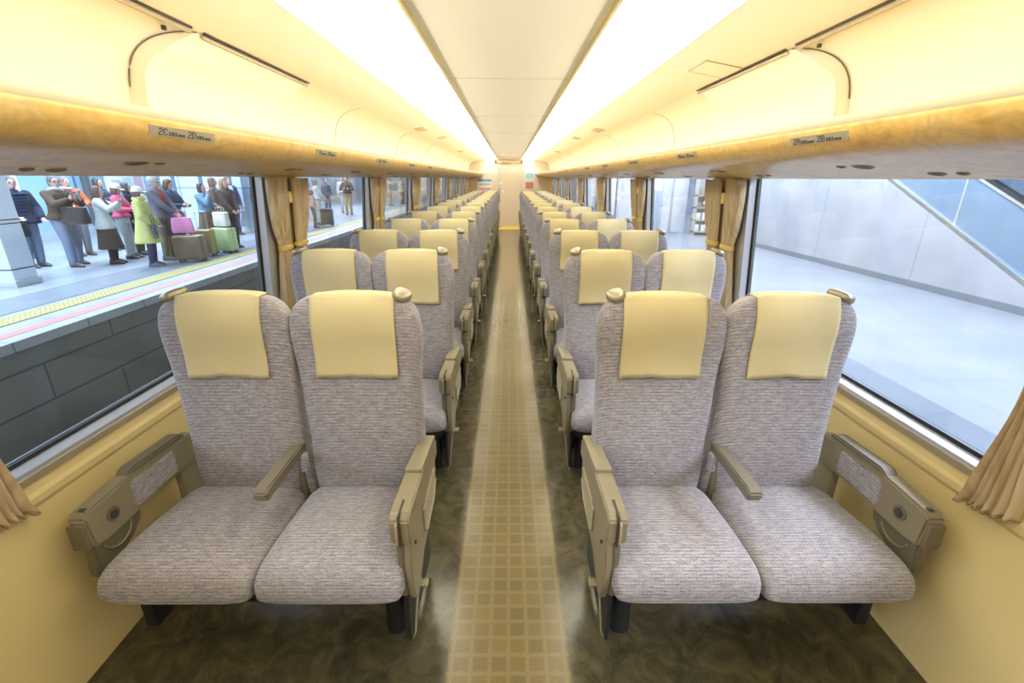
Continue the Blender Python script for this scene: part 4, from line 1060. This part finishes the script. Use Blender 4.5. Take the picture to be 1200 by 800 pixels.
# the camera sees them from the right (+x side); facing values turn +y towards the track
P_ = person
P_('person in a dark navy jacket half hidden behind the station pillar', -10.0, 9.75, -130, 1.56, top=(.04, .06, .11), legs=(.05, .06, .09), hair=(.03, .03, .03), build=1.05)
r, W, hd, k = P_('heavy person in a navy padded jacket with glasses and pale jeans', -8.85, 8.75, -100, 1.60, top=(.025, .04, .085), legs=(.24, .31, .42), hair=(.05, .045, .045), build=1.22, glasses=True, puffer=True, coat=.12, lh=(-.20, .22, .92), rh=(.20, .20, .95), head_turn=-20)
bag('shoulder_bag', W((.22, .18, .60)), .30, .13, .24, (.02, .02, .025), 'black bag hanging at the hip of the navy padded jacket', -100, .25)
r, W, hd, k = P_('large person in a brown jacket holding up a pink phone, blue jeans', -8.25, 8.93, -95, 1.62, top=(.105, .080, .060), legs=(.20, .26, .38), hair=(.10, .09, .09), build=1.30, glasses=True, coat=.05, lh=(-.10, .34, 1.24), rh=(.12, .34, 1.24), scarf=(.60, .62, .66), head_turn=-15, stance=.17, step=.12)
phone(W((0, .44, 1.33)), -95, -15, 'pink phone held up by the large person in the brown jacket', (.75, .45, .50))
bag('shoulder_bag', W((.10, .36, .80)), .46, .20, .30, (.055, .045, .042), 'big dark brown shoulder bag in front of the brown jacket', -5, .30, taper=.95)
r, W, hd, k = P_('person in a bright orange padded vest over a pink sleeve, grey jeans', -9.15, 10.15, -110, 1.60, top=(.80, .14, .035), legs=(.19, .22, .26), hair=(.16, .12, .10), build=1.15, puffer=True, lh=(-.14, .30, 1.10), rh=(.16, .26, 1.05), head_turn=15, scarf=(.70, .50, .55))
P_('dark haired person with navy top and brown trousers behind the orange vest', -9.15, 10.95, -85, 1.58, top=(.045, .06, .10), legs=(.15, .11, .055), hair=(.035, .03, .035), hairlen=.05, lh=(-.10, .3, 1.2), rh=(.12, .3, 1.2))
r, W, hd, k = P_('person in a short white coat and long brown skirt taking a picture', -7.70, 9.15, -66, 1.44, top=(.68, .74, .74), legs=(.10, .07, .05), shoe=(.07, .05, .04), hair=(.10, .055, .04), hairlen=.10, coat=.16, skirt=(.34, (.115, .082, .070)), lh=(-.09, .33, 1.30), rh=(.10, .33, 1.30), inner=(.06, .07, .14))
phone(W((0, .43, 1.40)), -60, -10, 'dark phone held up by the person in the short white coat')
bag('tote_bag', W((-.28, -.02, .62)), .34, .10, .34, (.42, .50, .66), 'pale blue tote hanging beside the short white coat', -60, .22)
r, W, hd, k = P_('person in a bright pink jacket, white visor cap and cream trousers', -7.85, 9.78, -75, 1.47, top=(.85, .16, .30), legs=(.62, .66, .62), hair=(.13, .075, .05), hairlen=.02, hat=(.80, .82, .80), lh=(-.08, .30, 1.12), rh=(.10, .30, 1.10), head_tilt=-12)
phone(W((0, .39, 1.22)), -75, -30, 'dark phone held by the person in the pink jacket')
P_('person in black standing behind the pink jacket', -8.0, 10.25, -70, 1.50, top=(.03, .035, .045), legs=(.03, .035, .05), hair=(.05, .04, .04), hairlen=.06, coat=.25)
r, W, hd, k = P_('person in a long lime quilted coat with white cap and face mask', -6.76, 8.90, -68, 1.43, top=(.62, .66, .24), legs=(.035, .05, .14), shoe=(.10, .12, .20), hair=(.07, .06, .05), hairlen=.03, hat=(.80, .84, .82), coat=.42, puffer=True, mask=True, lh=(-.18, .20, .90), rh=(.17, .20, .92), hood=(.62, .66, .24))
bag('crossbody_bag', W((.20, .20, .62)), .22, .09, .26, (.04, .07, .07), 'small dark crossbody bag on the lime quilted coat', -55, .16)
r, W, hd, k = P_('older person in a slate blazer, red shirt and grey flat cap', -6.95, 9.62, -88, 1.62, top=(.155, .165, .225), legs=(.165, .165, .130), hair=(.35, .33, .32), hat=(.50, .52, .52), inner=(.42, .05, .06), lh=(-.06, .32, .93), rh=(.07, .32, .93), coat=.10, build=1.05)
bag('carrier_bag', W((.05, .42, .56)), .38, .14, .30, (.85, .30, .62), 'bright pink carrier bag held by the person in the slate blazer', 20, .14)
suitcase((-6.36, 9.42, PZ), .52, .30, .52, (.135, .10, .055), 'large brown hard suitcase below the pink carrier bag', 15, trim=(.30, .28, .2))
P_('brown haired person in a dark blue coat behind the slate blazer', -7.15, 10.3, -92, 1.56, top=(.06, .10, .17), legs=(.06, .07, .10), hair=(.085, .05, .035), hairlen=.06, head_tilt=-20, coat=.2, lh=(-.08, .3, 1.1), rh=(.10, .3, 1.1))
suitcase((-6.52, 10.12, PZ), .42, .26, .56, (.30, .26, .11), 'olive suitcase with raised handle between the brown and green ones', 10, pull=.36)
r, W, hd, k = P_('person in a pale blue denim jacket with one hand at the mouth', -7.0, 11.15, -100, 1.48, top=(.24, .42, .60), legs=(.20, .17, .16), hair=(.05, .035, .035), hairlen=.08, skirt=(.45, (.22, .17, .14)), lh=(-.12, .24, 1.10), rh=(.03, .19, 1.36))
r, W, hd, k = P_('fair haired person in a dark patterned jacket holding a pale bag', -6.60, 11.35, -112, 1.58, top=(.105, .085, .085), legs=(.05, .05, .05), hair=(.28, .18, .10), hairlen=.08, coat=.12, lh=(-.06, .30, .88), rh=(.07, .30, .88))
suitcase((-6.36, 10.62, PZ), .44, .28, .55, (.52, .68, .36), 'light green hard suitcase carrying a cream bag', -12, trim=(.16, .24, .14))
bag('box_bag', (-6.36, 10.62, PZ+.582), .34, .18, .30, (.74, .76, .66), 'square cream bag standing on the light green suitcase', -12, .12, taper=1.0, hcol=(.55, .5, .4))
bag('plastic_bag', W((-.36, .06, .50)), .30, .16, .38, (.42, .54, .72), 'blue plastic bag beside the dark patterned jacket', -45, .12, taper=.6)
P_('brown haired person behind the pale blue denim jacket', -7.3, 12.1, -70, 1.60, top=(.16, .12, .12), legs=(.08, .08, .1), hair=(.15, .09, .065), hairlen=.06)
r, W, hd, k = P_('uniformed person in navy standing by the stair enclosure', -8.0, 14.0, -120, 1.62, top=(.055, .08, .17), legs=(.045, .065, .14), hair=(.05, .05, .055), lh=(-.25, .05, .82), rh=(.12, .26, 1.10), inner=(.55, .62, .75), coat=.04)
P_('person in dark clothes by the frame of the front left window', -7.55, 14.6, -100, 1.60, top=(.06, .08, .14), legs=(.05, .06, .1), hair=(.04, .04, .04))
# seen through the second left window
r, W, hd, k = P_('person in a white jacket with a crossbody strap beyond the curtains', -6.75, 17.1, -55, 1.56, top=(.66, .70, .72), legs=(.50, .52, .54), hair=(.16, .11, .09), hairlen=.05, lh=(-.10, .28, .95), rh=(.10, .28, .95))
P_('short person in a rose top beside the dark luggage', -6.5, 16.05, -60, 1.22, top=(.52, .30, .28), legs=(.10, .09, .09), hair=(.12, .08, .06), hairlen=.06)
suitcase((-6.32, 16.7, PZ), .40, .26, .60, (.085, .075, .075), 'dark grey suitcase beyond the curtains on the left platform', 10, pull=.2)
P_('person in dark grey jacket, leftmost of three standing together far off', -8.45, 22.6, -120, 1.58, top=(.07, .09, .14), legs=(.09, .11, .16), hair=(.05, .04, .04), coat=.1)
P_('person in a light top, middle of three standing together far off', -7.85, 23.1, -150, 1.66, top=(.62, .62, .62), legs=(.42, .44, .50), hair=(.12, .09, .08), lh=(-.12, .25, 1.0))
P_('person in black top and tan trousers, rightmost of the three far off', -7.25, 21.9, -170, 1.66, top=(.045, .04, .045), legs=(.38, .29, .18), hair=(.04, .035, .035), lh=(-.10, .22, 1.12), rh=(.12, .22, 1.12))
for i, (x, y, tc_, lc) in enumerate(((-7.2, 29.5, (.35, .26, .20), (.16, .12, .09)), (-6.9, 31.5, (.5, .42, .32), (.2, .16, .12)), (-6.5, 33.5, (.24, .16, .13), (.10, .08, .07)))):
    P_(['nearest', 'middle', 'farthest'][i]+' of three brown figures through the third left window', x, y, -90-20*i, 1.6, top=tc_, legs=lc, hair=(.06, .045, .04), coat=.15)
# ------------------------------------------------------------------ camera & light
cam = bpy.data.cameras.new('camera'); co = bpy.data.objects.new('camera', cam); COL.objects.link(co)
cam.sensor_width = 36; cam.lens = 545/1200*36; cam.clip_start = .02; cam.clip_end = 300
th = math.atan(191.5/545); yaw = math.atan(4*math.cos(th)/545); rl = -.0039
f = Vector((math.sin(yaw)*math.cos(th), math.cos(yaw)*math.cos(th), -math.sin(th)))
r0 = Vector((math.cos(yaw), -math.sin(yaw), 0)); u0 = r0.cross(f)
r_ = math.cos(rl)*r0-math.sin(rl)*u0; u_ = math.sin(rl)*r0+math.cos(rl)*u0
mt = Matrix((r_, u_, -f)).transposed().to_4x4(); mt.translation = (0, 0, H)
co.matrix_world = mt
scn.camera = co
def area(name, loc, rot, sx, sy, power, col):
    l = bpy.data.lights.new(name, 'AREA'); l.shape = 'RECTANGLE'; l.size = sx; l.size_y = sy; l.energy = power; l.color = col
    o = bpy.data.objects.new(name, l); COL.objects.link(o); o.location = loc; o.rotation_euler = rot; return o
area('platform_lamp_left', (-8.5, 4, 4.2), (0, 0, 0), 2.2, 52, 4600, (.76, .86, 1))
area('platform_lamp_right', (4.3, 3, 3.6), (0, 0, 0), 1.5, 44, 3600, (.80, .87, 1))
w = bpy.data.worlds.new('world'); scn.world = w; w.use_nodes = True
w.node_tree.nodes['Background'].inputs[0].default_value = (.60, .76, 1, 1); w.node_tree.nodes['Background'].inputs[1].default_value = .55
vs = scn.view_settings; vs.view_transform = 'Standard'; vs.look = 'None'; vs.exposure = 0.48; vs.gamma = 1; vs.use_curve_mapping = False
